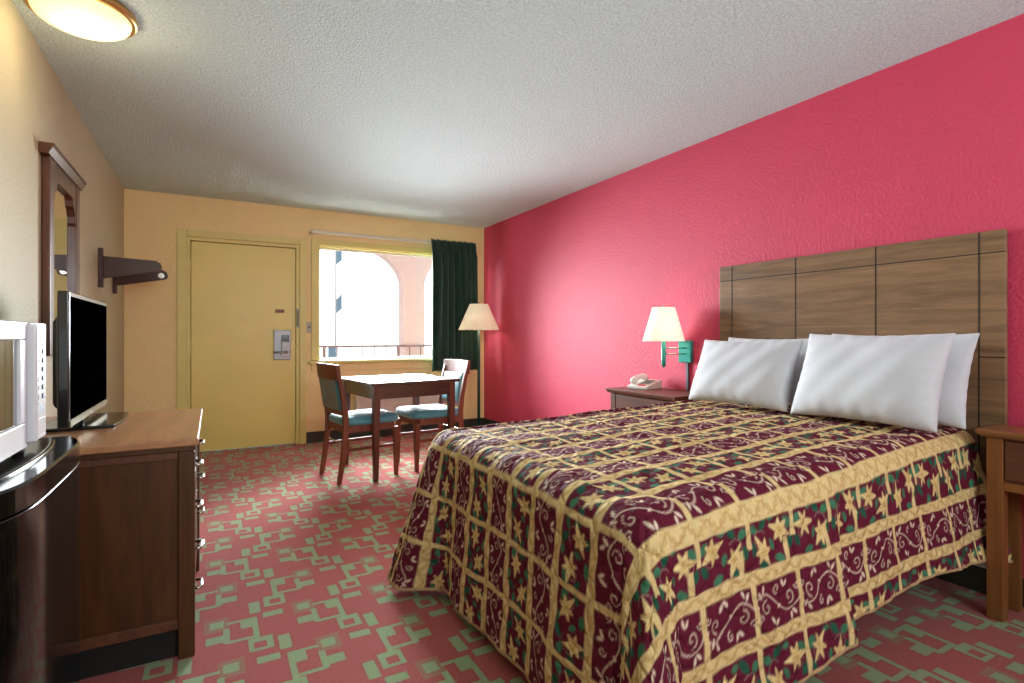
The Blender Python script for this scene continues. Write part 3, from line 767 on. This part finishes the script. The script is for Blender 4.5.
# ------------------------------------------------------------------ telephone
ph = thing('telephone', 'white desk telephone on the dark nightstand', 'telephone', (2.765, 2.94, 0.7305), math.radians(-78))
q = MB(); rings = []
for yy, zf, zb in ((-0.10, 0.022, 0.0), (-0.06, 0.034, 0.0), (0.02, 0.050, 0.0), (0.09, 0.064, 0.0), (0.10, 0.058, 0.0)):
    rings.append([(-0.085, yy, 0.0), (0.085, yy, 0.0), (0.085, yy, zf), (-0.085, yy, zf)])
q.loft(rings); q.build('phone_base', M['phone'], ph, bevel=0.008, seg=3)
q = MB()
path = [(-0.055, -0.09 + 0.02 * 0, 0.052)]
hp = []
for k in range(13):
    u = k / 12; hp.append((-0.055, -0.085 + 0.18 * u, 0.046 + 0.020 * math.sin(PI * u) + 0.026 * u))
q.tube(hp, [0.012, 0.024, 0.026, 0.023, 0.021, 0.020, 0.020, 0.020, 0.021, 0.023, 0.026, 0.024, 0.012], 14); q.build('handset', M['phone'], ph, smooth=True)
kp = MB().loft([[(-0.015, yy, zz), (0.07, yy, zz), (0.07, yy, zz + 0.002), (-0.015, yy, zz + 0.002)] for yy, zz in ((-0.055, 0.037), (0.045, 0.057))]).build('keypad', M['mw_panel'], ph)
for r_ in range(4):
    for c_ in range(3):
        q = MB().box((-0.008, -0.006, 0), (0.008, 0.006, 0.005)).build('key', M['phone_key'], kp, bevel=0.001)
        q.location = (0.003 + c_ * 0.025, -0.042 + r_ * 0.024, 0.0405 + r_ * 0.0048)
MB().loft([[(0.0, yy, zz), (0.06, yy, zz), (0.06, yy, zz + 0.002), (0.0, yy, zz + 0.002)] for yy, zz in ((-0.090, 0.0245), (-0.072, 0.032))]).build('red_sticker', M['red_label'], ph)

# ------------------------------------------------------------------ headboard
hb = thing('headboard', 'dark wood panelled headboard mounted on the crimson wall', 'headboard', (XR, 1.65, 0))
hx = -0.045
MB().box((hx, -0.717, 0.32), (-0.0235, 0.717, 1.558)).build('panel', M['headboard'], hb, bevel=0.003)
g = MB()
for yy in (0.622, 0.20, -0.218, -0.628): g.box((hx - 0.0012, yy - 0.0025, 0.60), (hx + 0.002, yy + 0.0025, 1.5555))
g.box((hx - 0.0012, -0.717, 1.462), (hx + 0.002, 0.717, 1.467)); 
g.box((hx - 0.0012, -0.717, 1.02), (hx + 0.002, -0.628, 1.025))
g.build('groove', M['groove'], hb)
MB().box((-0.0234, -0.68, 0.34), (-0.0005, 0.68, 1.53)).build('wall_cleat', M['groove'], hb)

# ------------------------------------------------------------------ bed
BX0, BX1 = 0.875, 2.845
NY0, NY1 = 0.935, 1.012     # near edge y at foot, head
FY0, FY1 = 2.37, 2.37       # far edge
ZT0, ZT1 = 0.668, 0.722
bd = thing('bed', 'double bed with mattress under a burgundy quilted bedspread', 'bed', (1.87, 1.65, 0))
def slab(z0, z1f, z1h, ins):
    m = MB()
    x0, x1 = BX0 + ins, BX1 - 0.01
    P = [(x0, NY0 + ins), (x1, NY1 + ins), (x1, FY1 - ins), (x0, FY0 - ins)]
    vs = [(p[0] - 1.87, p[1] - 1.65, z0) for p in P] + [(P[0][0] - 1.87, P[0][1] - 1.65, z1f), (P[1][0] - 1.87, P[1][1] - 1.65, z1h), (P[2][0] - 1.87, P[2][1] - 1.65, z1h), (P[3][0] - 1.87, P[3][1] - 1.65, z1f)]
    m.add(vs, [(0, 3, 2, 1), (4, 5, 6, 7), (0, 1, 5, 4), (1, 2, 6, 5), (2, 3, 7, 6), (3, 0, 4, 7)])
    return m
slab(0.42, ZT0 - 0.02, ZT1 - 0.02, 0.035).build('mattress', M['mattress'], bd, bevel=0.05, seg=4)
slab(0.20, 0.4195, 0.4195, 0.04).build('box_spring', M['mattress'], bd, bevel=0.01)
slab(0.17, 0.1995, 0.1995, 0.05).build('bed_frame', M['dark_metal'], bd)
for px_ in (-0.8, 0.0, 0.85):
    for py_ in (-0.35, 0.45): MB().lathe([(0.02, 0.0), (0.02, 0.17)], (px_, py_, 0), 14).build('leg', M['dark_metal'], bd)

# ------------------------------------------------------------------ bedspread: fabric print (pattern lives in cloth coordinates)
def L3(c): return np.array(lin(c)[:3])
BUR, TAN, TAN2, CRM = L3((100, 28, 50)), L3((228, 203, 146)), L3((186, 146, 76)), L3((238, 216, 194))
GRN, GRN2, LIL, LIL2 = L3((36, 88, 70)), L3((66, 122, 92)), L3((240, 220, 160)), L3((186, 140, 66))
def sstep(d, e): return np.clip(0.5 - d / (2 * e), 0, 1)
def seg_dist(px, py, pts, widths=None):
    best = np.full(px.shape, 9.0)
    for k in range(len(pts) - 1):
        ax, ay = pts[k]; bx, by = pts[k + 1]; dx, dy = bx - ax, by - ay
        t = np.clip(((px - ax) * dx + (py - ay) * dy) / (dx * dx + dy * dy + 1e-12), 0, 1)
        d = np.hypot(px - ax - t * dx, py - ay - t * dy)
        if widths is not None: d = d - widths
        best = np.minimum(best, d)
    return best
def ell(px, py, cx, cy, ang, a, b):
    c, s = math.cos(ang), math.sin(ang)
    u = (px - cx) * c + (py - cy) * s; v = -(px - cx) * s + (py - cy) * c
    # pointed leaf
    t = np.clip(u / a, -1, 1)
    return np.where(np.abs(u) < a, np.abs(v) - b * np.cos(t * PI / 2) ** 0.8, 9.0)
def spiral(cx, cy, r, a0, turns, sgn, n=14):
    return [(cx + r * (1 - 0.8 * k / n) * math.cos(a0 + sgn * 2 * PI * turns * k / n), cy + r * (1 - 0.8 * k / n) * math.sin(a0 + sgn * 2 * PI * turns * k / n)) for k in range(n + 1)]
CU = 0.195                    # cell length along the bed
# strip boundaries in V (centre of bands); V = 0 at the near fold line, negative hangs down the near side
bandV = [-0.42, -0.262, -0.10, 0.09, 0.25, 0.395, 0.54, 0.685, 0.835, 0.985, 1.135, 1.285, 1.435, 1.585, 1.74, 1.90]
bandW = [0.034, 0.036, 0.052] + [0.032] * 13
kinds = ['L', 'V', 'L', 'V', 'L', 'V', 'L', 'V', 'L', 'V', 'L', 'V', 'L', 'V', 'L', 'V', 'L', 'V']
def cloth_color(U, V):
    n = U.shape[0]
    wob = 0.0012 * np.sin(U * 23) 
    Vw = V + wob
    bc = np.array(bandV); idx = np.searchsorted(bc, Vw)          # strip index 0..len
    lo = np.where(idx > 0, bc[np.clip(idx - 1, 0, len(bc) - 1)], -0.60)
    hi = np.where(idx < len(bc), bc[np.clip(idx, 0, len(bc) - 1)], 2.25)
    isL = np.array([k == 'L' for k in kinds])[np.clip(idx, 0, len(kinds) - 1)]
    wid = hi - lo
    U = U + 0.105; cu = np.floor(U / CU); fu = (U / CU - cu - 0.5) * CU          # metres from the cell centre, along
    fv = Vw - (lo + hi) / 2                                        # metres from the strip centre, across
    q = wid / 0.155                                                # widen motif with strip
    par = ((cu + idx) % 2) * 2 - 1
    e = 0.0022
    col = np.tile(BUR, (n, 1))
    def lay(mask, c):
        nonlocal col
        m = mask[:, None]; col = col * (1 - m) + c * m
    # ---- vine cells
    x = fu; y = fv * par / np.clip(q, 0.85, 1.25)
    stem = [(-0.105 + 0.21 * k / 24, 0.030 * math.sin(2 * PI * (k / 24) + 0.3)) for k in range(25)]
    dv = seg_dist(x, y, stem) - 0.0016
    for (cx, cy, r, a0, sg) in ((-0.052, -0.004, 0.020, PI / 2, 1), (0.048, 0.004, 0.020, -PI / 2, 1), (-0.005, 0.036, 0.013, -PI / 2, -1), (0.085, 0.026, 0.012, PI, 1), (-0.085, -0.026, 0.012, 0, 1)):
        dv = np.minimum(dv, seg_dist(x, y, spiral(cx, cy, r, a0, 1.0, sg)) - 0.0013)
    for (cx, cy, a, la, lb) in ((-0.075, 0.030, 2.2, .013, .006), (-0.058, 0.042, 1.0, .013, .006), (-0.03, -0.040, -1.0, .014, .0065), (-0.015, -0.046, -2.2, .012, .006), (0.022, 0.044, 1.9, .013, .006),
                                (0.036, 0.040, 0.7, .013, .006), (0.07, -0.040, -0.8, .014, .0065), (0.054, -0.048, -2.0, .012, .006), (0.002, -0.012, 0.4, .010, .005), (-0.09, 0.004, 2.8, .010, .005), (0.092, -0.006, 0.3, .010, .005)):
        dv = np.minimum(dv, ell(x, y, cx, cy, a, la * 0.9, lb * 0.72))
    mv = sstep(dv, e) * (~isL)
    # ---- lily cells
    x = fu * par; y = fv / np.clip(q, 0.85, 1.1)
    gl = np.full(n, 9.0); gl2 = np.full(n, 9.0)
    for k, (cx, cy, a, la, lb) in enumerate(((-0.075, 0.030, 0.6, .022, .012), (-0.080, -0.02, -0.8, .020, .011), (-0.030, -0.050, 0.2, .022, .011), (0.030, 0.045, 2.4, .022, .012), (0.072, 0.035, 0.3, .020, .011), (0.080, -0.01, 1.7, .018, .010), (0.0, -0.012, 1.0, .016, .009), (0.04, -0.052, -0.3, .018, .010), (-0.005, 0.052, 0.1, .016, .008))):
        dd = ell(x, y, cx, cy, a, la, lb)
        if k % 2: gl = np.minimum(gl, dd)
        else: gl2 = np.minimum(gl2, dd)
    lay(sstep(gl, e) * isL, GRN); lay(sstep(gl2, e) * isL, GRN2)
    ten = np.minimum(seg_dist(x, y, spiral(-0.055, -0.002, 0.03, 0.5, 0.9, 1)), seg_dist(x, y, spiral(0.05, 0.0, 0.032, 2.5, 0.9, -1))) - 0.0006
    lay(sstep(ten, e) * isL * 0.35, CRM)
    for (cx, cy, R, rot) in ((-0.042, 0.016, 0.044, 0.3), (0.042, -0.020, 0.043, 0.9)):
        dx, dy = x - cx, y - cy; r = np.hypot(dx, dy); th = np.arctan2(dy, dx) - rot - 0.5 * np.sin(cu * 2.7 + idx * 1.9)
        k6 = th / (PI / 3); dev = (k6 - np.round(k6)) * (PI / 3)
        Rp = R * (0.86 + 0.22 * np.cos(np.round(k6) * 2.1))
        hw = 0.0068 * np.sin(np.clip(r / Rp, 0, 1) ** 0.8 * PI) ** 0.8 + 0.002 * (r < Rp * 0.5)
        pd = np.where(r < Rp, r * np.abs(np.sin(dev)) - hw, 9.0)
        lay(sstep(pd, e) * isL, LIL)
        core = np.clip(1 - r / (R * 0.55), 0, 1) * sstep(pd, e)
        lay(core * isL * 0.6, LIL2)
        vein = (np.abs(r * np.sin(dev)) < 0.0012) & (r < Rp * 0.8)
        lay(vein * 0.6 * isL, LIL2)
        rim = sstep(np.abs(pd + 0.0014) - 0.0009, e) * (r < R * 0.8)
        lay(rim * isL * 0.35, LIL2)
    lay(mv, CRM)
    # ---- thin cross bars
    off = np.where(idx == 2, np.where(fv > -0.005, 0.0, 0.035), 0.0)
    cu2 = (U + off) / CU; cd = np.abs(cu2 - np.round(cu2)) * CU
    mb = sstep(cd - 0.0095, e); lay(mb, TAN)
    tick = (np.abs(np.mod(Vw, 0.009) - 0.0045) < 0.0016) & (cd < 0.0045)
    lay(tick * 0.35, TAN2)
    # ---- long bands
    nb = np.abs(Vw[:, None] - bc[None, :]); j = np.argmin(nb, axis=1); dist = nb[np.arange(n), j]; sgnd = Vw - bc[j]
    hw = np.array(bandW)[j] / 2
    lay(sstep(dist - hw, e), TAN)
    ph = U * 2 * PI / 0.075
    sc1 = np.abs(sgnd - hw * 0.55 * np.sin(ph)) - 0.0028
    sc2 = np.abs(np.hypot((np.mod(U + 0.018, 0.0375) - 0.01875), sgnd - hw * 0.25 * np.sign(np.sin(ph))) - hw * 0.42) - 0.0019
    inb = sstep(dist - hw * 0.86, e)
    lay(sstep(np.minimum(sc1, sc2), e) * inb * 0.75, TAN2)
    # hem piping
    return np.clip(col, 0, 1)

def bedspread():
    R = 0.085
    st = 0.0042
    def top_pt(U, V01):
        x = BX0 + R + U
        f = (x - BX0) / (BX1 - BX0)
        yn = NY0 + (NY1 - NY0) * f + R; yf = FY0 + (FY1 - FY0) * f - R
        return x, yn, yf, f
    LU = BX1 - 0.06 - (BX0 + R)
    nU = int(LU / st); nV = int((FY0 - NY0 - 2 * R) / st)
    Wv = FY0 - NY0 - 2 * R
    skew = lambda U, V=-1.0: (0.050 + 0.05 * np.clip((V + 0.20) / 0.15, 0, 1)) * (U / LU)
    def topz(x, y):
        f = (x - BX0) / (BX1 - BX0)
        z = ZT0 + (ZT1 - ZT0) * np.clip(f, 0, 1) ** 0.8
        z = z + 0.004 * np.sin(9 * x + 2 * y) * np.cos(7 * y - 1.3 * x) + 0.003 * np.sin(21 * y + 5 * x)
        # soft rise to the middle
        return z + 0.008 * np.sin(np.clip((y - 0.95) / 1.4, 0, 1) * PI)
    us = np.linspace(0, LU, nU + 1); vs = np.linspace(0, 1, nV + 1)
    X = BX0 + R + us
    F = (X - BX0) / (BX1 - BX0)
    YN = NY0 + (NY1 - NY0) * F + R; YFr = FY0 + (FY1 - FY0) * F - R
    Yg = YN[:, None] + (YFr - YN)[:, None] * vs[None, :]
    Xg = np.repeat(X[:, None], nV + 1, 1)
    Zg = topz(Xg, Yg)
    # cloth coordinates: V measured from the near fold line, U from the foot fold line
    Ug = Xg - (BX0 + R); Vg = (Yg - (NY0 + R)) - skew(Ug, Yg - (NY0 + R))
    verts = [np.stack([Xg, Yg, Zg], -1).reshape(-1, 3)]
    UV = [np.stack([Ug, Vg], -1).reshape(-1, 2)]
    def vid(i, j): return i * (nV + 1) + j
    faces = []
    I, J = np.meshgrid(np.arange(nU), np.arange(nV), indexing='ij')
    a = I * (nV + 1) + J
    faces.append(np.stack([a, a + nV + 1, a + nV + 2, a + 1], -1).reshape(-1, 4))
    # perimeter samples: (base vertex id, outward dir, D, alpha, extra amplitude fn, cloth dir)
    P = []
    for i in range(nU, -1, -1):
        P.append(('n', vid(i, 0), X[i], YN[i], (0.0, -1.0), (0.0, -1.0), us[i], 0.0))
    ncor = 150
    for k in range(1, ncor):
        ph = PI / 2 * k / ncor
        P.append(('cn', vid(0, 0), X[0], YN[0], (-math.sin(ph), -math.cos(ph)), (-math.sin(ph), -math.cos(ph)), 0.0, k / ncor))
    for j in range(0, nV + 1):
        P.append(('f', vid(0, j), X[0], Yg[0, j], (-1.0, 0.0), (-1.0, 0.0), 0.0, vs[j]))
    for k in range(1, ncor):
        ph = PI / 2 * k / ncor
        P.append(('cf', vid(0, nV), X[0], YFr[0], (-math.cos(ph), math.sin(ph)), (-math.cos(ph), math.sin(ph)), 0.0, k / ncor))
    for i in range(0, nU + 1, 3):
        P.append(('r', vid(i, nV), X[i], YFr[i], (0.0, 1.0), (0.0, 1.0), us[i], 0.0))
    nP = len(P); nT = 135
    T_ = np.linspace(0, 1, nT + 1)[1:]
    def smooth(a, b, x):
        t = min(1, max(0, (x - a) / (b - a))); return t * t * (3 - 2 * t)
    Dn = lambda u: 0.0 
    V3 = np.zeros((nP, nT, 3)); UV3 = np.zeros((nP, nT, 2)); base = np.zeros(nP, int)
    # corner swell follows the same end values as the sides it joins
    def near_hem(x): return np.interp(x, [0.95, 1.2, 1.40, 1.65, 1.72, 2.0, 2.3, 2.85], [0.10, 0.13, 0.165, 0.200, 0.225, 0.245, 0.255, 0.20])
    def near_alpha(x): return math.radians(np.interp(x, [0.98, 1.6, 2.3, 2.85], [7, 6, 9, 9]))
    def pleat(x):
        b = 0.045 * smooth(1.25, 1.64, x) * (1 - smooth(1.655, 1.70, x)) - 0.018 * smooth(1.66, 1.70, x) * (1 - smooth(1.75, 2.2, x))
        return b + 0.010 * math.sin(11 * x) * (1 - smooth(2.4, 2.6, x)) + 0.055 * smooth(2.735, 2.775, x) * (1 - smooth(2.785, 2.82, x))
    FOOT_A = math.radians(3.5); FOOT_H = 0.055
    def foot_extra(y):
        # y from near inset to far inset; big flare close to the far corner, shallow waves elsewhere
        return 0.012 * math.sin(9.0 * (y - 1.0)) + 0.006 * math.sin(21 * y) + 0.17 * smooth(2.06, 2.25, y)
    for p, (kind, b, x0, y0, n_, cd, u0, prm) in enumerate(P):
        base[p] = b
        z0 = float(topz(np.array(x0), np.array(y0)))
        if kind == 'n':
            al = near_alpha(x0); hem = float(near_hem(x0)); ex = pleat(x0) * smooth(0.98, 1.2, x0) 
        elif kind == 'cn':
            w_ = smooth(0, 1, prm)
            al = near_alpha(0.98) * (1 - w_) + FOOT_A * w_; hem = 0.10 * (1 - w_) + FOOT_H * w_
            ex = 0.085 * math.sin(PI * min(1, prm / 0.80)) ** 1.2 * (1 if prm < 0.80 else 0) - 0.045 * math.exp(-((prm - 0.86) / 0.07) ** 2) + foot_extra(y0) * w_ + 0.012 * math.sin(18 * prm) * math.sin(PI * prm)
        elif kind == 'f':
            al = FOOT_A; hem = FOOT_H - 0.025 * smooth(2.05, 2.25, y0); ex = foot_extra(y0)
            ex += -0.01 * math.exp(-((y0 - 1.03) / 0.04) ** 2)
        elif kind == 'cf':
            w_ = prm
            al = FOOT_A * (1 - w_) + math.radians(6) * w_; hem = (FOOT_H - 0.025) * (1 - w_) + 0.12 * w_
            ex = foot_extra(y0) * (1 - smooth(0.05, 0.8, w_)) + 0.02 * math.sin(w_ * 14) * math.sin(PI * w_)
        else:
            al = math.radians(6); hem = 0.12; ex = 0.012 * math.sin(11 * x0) * smooth(0.98, 1.2, x0)
        s1 = R * (PI / 2 - al)
        d1 = R * (1 - math.cos(s1 / R)); D = s1 + (z0 - d1 - hem) / math.cos(al)
        s = T_ * D
        o = np.where(s < s1, R * np.sin(np.minimum(s, s1) / R), R * math.sin(s1 / R) + (s - s1) * math.sin(al))
        d = np.where(s < s1, R * (1 - np.cos(np.minimum(s, s1) / R)), d1 + (s - s1) * math.cos(al))
        fr_ = np.clip((s - 0.05) / (D - 0.05), 0, 1)
        o = o + ex * fr_ ** 1.15
        V3[p, :, 0] = x0 + n_[0] * o; V3[p, :, 1] = y0 + n_[1] * o; V3[p, :, 2] = z0 - d
        Ub = (x0 - (BX0 + R)); Vs = (y0 - (NY0 + R)) + cd[1] * s
        UV3[p, :, 0] = Ub + cd[0] * s; UV3[p, :, 1] = Vs - skew(Ub, Vs)
    # quilting puffs pushed along z / outward a little
    off = verts[0].shape[0]
    verts.append(V3.reshape(-1, 3)); UV.append(UV3.reshape(-1, 2))
    ring0 = base
    Pi, Ti = np.meshgrid(np.arange(nP - 1), np.arange(nT - 1), indexing='ij')
    a = off + Pi * nT + Ti
    faces.append(np.stack([a, a + 1, a + nT + 1, a + nT], -1).reshape(-1, 4))
    pa = np.arange(nP - 1); f0 = np.stack([ring0[pa], off + pa * nT, off + (pa + 1) * nT, ring0[pa + 1]], -1)
    V = np.concatenate(verts); UVa = np.concatenate(UV)
    keep = f0[:, 0] != f0[:, 3]
    quads = np.concatenate([faces[0], faces[1], f0[keep]])
    # tris at the corner fans; far side strip steps over several top verts, stitched loosely
    tris = f0[~keep][:, :3]
    col = cloth_color(UVa[:, 0].copy(), UVa[:, 1].copy())
    # pale hem piping
    hemm = np.zeros(V.shape[0]); hidx = off + (np.arange(nP)[:, None] * nT + np.arange(nT - 3, nT)[None, :])
    col[hidx.ravel()] = L3((190, 160, 120))
    # puffiness
    # 3-D wrinkle offset
    wr = 0.0022 * np.sin(UVa[:, 0] * 48 + 3 * np.sin(UVa[:, 1] * 17)) * np.sin(UVa[:, 1] * 44 + 2.5 * np.sin(UVa[:, 0] * 19))
    wr += 0.0015 * np.sin(UVa[:, 0] * 27 + UVa[:, 1] * 35)
    V[:off, 2] += wr[:off]
    nn = np.array([q[4] for q in P]); nn = np.repeat(nn, nT, axis=0); tt = np.tile(np.clip(np.linspace(0, 1, nT + 1)[1:] * 8, 0, 1), nP)
    V[off:, 0] += nn[:, 0] * wr[off:] * tt * 1.3; V[off:, 1] += nn[:, 1] * wr[off:] * tt * 1.3; V[off:, 2] += wr[off:] * (1 - tt)
    me = bpy.data.meshes.new('bedspread')
    nq, nt_ = len(quads), len(tris)
    me.vertices.add(len(V)); me.vertices.foreach_set('co', V.astype(np.float32).ravel())
    loops = np.concatenate([quads.ravel(), tris.ravel()]).astype(np.int32)
    me.loops.add(len(loops)); me.loops.foreach_set('vertex_index', loops)
    me.polygons.add(nq + nt_)
    starts = np.concatenate([np.arange(nq) * 4, nq * 4 + np.arange(nt_) * 3]).astype(np.int32)
    me.polygons.foreach_set('loop_start', starts)
    me.update(calc_edges=True); me.validate()
    me.polygons.foreach_set('use_smooth', np.ones(len(me.polygons), bool))
    at = me.color_attributes.new('print', 'FLOAT_COLOR', 'POINT')
    at.data.foreach_set('color', np.concatenate([col, np.ones((len(V), 1))], 1).astype(np.float32).ravel())
    at2 = me.attributes.new('cloth', 'FLOAT_VECTOR', 'POINT')
    at2.data.foreach_set('vector', np.concatenate([UVa, np.zeros((len(V), 1))], 1).astype(np.float32).ravel())
    t = NT('printed_quilted_cotton')
    ac = t.n.new('ShaderNodeAttribute'); ac.attribute_name = 'print'
    av = t.n.new('ShaderNodeAttribute'); av.attribute_name = 'cloth'
    f = t.noise(av.outputs['Vector'], 60, 3)
    t.base(t.mix(t.math('MULTIPLY', f, 0.12), ac.outputs['Color'], (0.02, 0.01, 0.01, 1)))
    q1 = t.voronoi(av.outputs['Vector'], 16, 'DISTANCE_TO_EDGE')
    hgt = t.math('ADD', t.maprange(q1, 0.0, 0.16), t.math('MULTIPLY', t.noise(av.outputs['Vector'], 22, 4, 0.6), 1.6))
    t.bump(hgt, 0.0055, 0.9)
    t.set(Roughness=0.8); t.b.inputs['Specular IOR Level'].default_value = 0.12
    me.materials.append(t.m)
    o = bpy.data.objects.new('bedspread', me); C.objects.link(o)
    sd = o.modifiers.new('thickness', 'SOLIDIFY'); sd.thickness = 0.008; sd.offset = -1.0
    return tag(o, 'burgundy floral and vine patterned quilted bedspread draped over the bed', 'bedspread')
bedspread()

# ------------------------------------------------------------------ pillows
def pillow(label, center, w, h, th, lean, yaw, seed, roll=0.0):
    rnd = random.Random(seed); a1, a2, a3 = [rnd.uniform(0, 6) for _ in range(3)]
    n, mth = 44, 32; m = MB()
    grid = {}
    def hgt(u, v):
        e = (1 - abs(u) ** 3.0) * (1 - abs(v) ** 2.6)
        return max(0, e) ** 0.55
    def P(u, v, s):
        # corners pulled out like ears, edges pulled in
        ex = 1 - 0.06 * (1 - abs(v) ** 2) * (abs(u) ** 4) ; ey = 1 - 0.08 * (1 - abs(u) ** 2) * (abs(v) ** 4)
        x = u * w / 2 * ex; y = v * h / 2 * ey
        sag = 1 + 0.28 * (-v)                   # heavier toward the bottom
        z = s * th / 2 * hgt(u, v) * sag
        wr = 0.003 * math.sin(5 * u + 3 * v + a1) * math.sin(4 * v + a2) + 0.0018 * math.sin(13 * u - 7 * v + a3)
        edge = (1 - max(abs(u), abs(v)) ** 6)
        z += wr * edge * s + 0.004 * math.sin(26 * u + a1) * (abs(v) ** 6) * (1 - u * u) + 0.003 * math.sin(24 * v + a2) * (abs(u) ** 6) * (1 - v * v)
        return (x, y, z)
    W = n + 1
    vs = []
    for s in (1, -1):
        for j in range(mth + 1):
            for i in range(n + 1): vs.append(P(-1 + 2 * i / n, -1 + 2 * j / mth, s))
    off = W * (mth + 1); fs = []
    for j in range(mth):
        for i in range(n):
            a = j * W + i
            fs.append((a, a + 1, a + W + 1, a + W)); fs.append((off + a, off + a + W, off + a + W + 1, off + a + 1))
    m.v, m.f = vs, fs
    # local: x across, y up, z front.  world: x -> -Y? place with a matrix
    # front normal faces -X (towards foot), up leans back to +X
    Rm = Matrix(((0, 0, -1), (-1, 0, 0), (0, 1, 0))).to_4x4()   # x->-Y, y->+Z, z->-X
    Rl = Matrix.Rotation(lean, 4, 'Y'); Ry = Matrix.Rotation(yaw, 4, 'Z'); Rr = Matrix.Rotation(roll, 4, 'X')
    o = m.build('pillow', M['pillow'], None, smooth=True)
    bm = bmesh.new(); bm.from_mesh(o.data); bmesh.ops.remove_doubles(bm, verts=bm.verts, dist=0.0006); bmesh.ops.recalc_face_normals(bm, faces=bm.faces); bm.to_mesh(o.data); bm.free()
    for p_ in o.data.polygons: p_.use_smooth = True
    o.matrix_world = Matrix.Translation(center) @ Ry @ Rl @ Rr @ Rm
    md = o.modifiers.new('subdivision', 'SUBSURF'); md.levels = 1; md.render_levels = 1
    return tag(o, label, 'pillow', 'white pillows leaning on the headboard')
pillow('white pillow at the far side, in front of its pair', (2.53, 1.94, 0.915), 0.62, 0.39, 0.16, math.radians(22), 0.03, 1)
pillow('white pillow at the far side, behind its pair', (2.72, 1.93, 0.925), 0.60, 0.39, 0.11, math.radians(18), 0.0, 2)
pillow('white pillow at the near side, in front of its pair', (2.53, 1.305, 0.930), 0.615, 0.43, 0.17, math.radians(22), 0.0, 3)
pillow('white pillow at the near side, behind its pair', (2.715, 1.29, 0.930), 0.62, 0.42, 0.11, math.radians(18), 0.0, 4)

# ------------------------------------------------------------------ lights
def light(name, kind, loc, energy, color, size=0.1, rot=None, **k):
    l = bpy.data.lights.new(name, kind); l.energy = energy; l.color = color
    if kind == 'POINT': l.shadow_soft_size = size
    if kind == 'AREA': l.size = size
    o = bpy.data.objects.new(name, l); C.objects.link(o); o.location = loc
    if rot: o.rotation_euler = rot
    for a_, v_ in k.items(): setattr(l, a_, v_)
    return o
light('ceiling_lamp_light', 'POINT', (-0.445, 2.745, ZC - 0.16), 4.0, (1.0, 0.80, 0.50), 0.12)
light('bounce_fill', 'AREA', (1.2, -1.3, 1.5), 46, (0.92, 0.98, 1.0), 0.9, (math.radians(180 - 42), 0, 0))  # unseen upward fill, added to brighten the ceiling
light('back_fill_light', 'AREA', (1.1, YB + 0.16, 2.10), 52, (0.88, 0.96, 1.0), 2.4, (math.radians(90), 0, 0), shape='RECTANGLE', size_y=0.5)  # added fill from the back wall, evens out near and far brightness
light('sconce_light', 'POINT', (XR - 0.165, 2.74, 1.20), 2.0, (1.0, 0.84, 0.66), 0.05)
light('floor_lamp_light', 'POINT', (2.65, 5.50, 1.34), 3.0, (1.0, 0.86, 0.66), 0.06)
# daylight through the window
light('window_daylight', 'AREA', (1.80, YF + 0.30, 1.45), 190, (0.90, 0.97, 1.0), 1.6, (math.radians(-90 + 18), 0, 0), shape='RECTANGLE', size_y=1.1, spread=math.radians(100))

wd = bpy.data.worlds.new('sky'); bpy.context.scene.world = wd; wd.use_nodes = True
bg = wd.node_tree.nodes['Background']
bg.inputs[0].default_value = (0.93, 0.97, 1.0, 1); bg.inputs[1].default_value = 2.6

# ------------------------------------------------------------------ camera
cam = bpy.data.cameras.new('camera'); co = bpy.data.objects.new('camera', cam); C.objects.link(co)
fpx = 535.0
cam.sensor_width = 36.0; cam.lens = 36.0 * fpx / 1024
cam.shift_y = -5.0 / 1024
cam.clip_start = 0.02; cam.clip_end = 200
co.location = (0, 0, CAMH); co.rotation_euler = (math.radians(90), 0, -math.atan(300 / fpx))
sc_ = bpy.context.scene; sc_.camera = co
sc_.view_settings.view_transform = 'Standard'; sc_.view_settings.look = 'None'; sc_.view_settings.gamma = 1.0
sc_.view_settings.exposure = 0.2; sc_.view_settings.use_curve_mapping = False
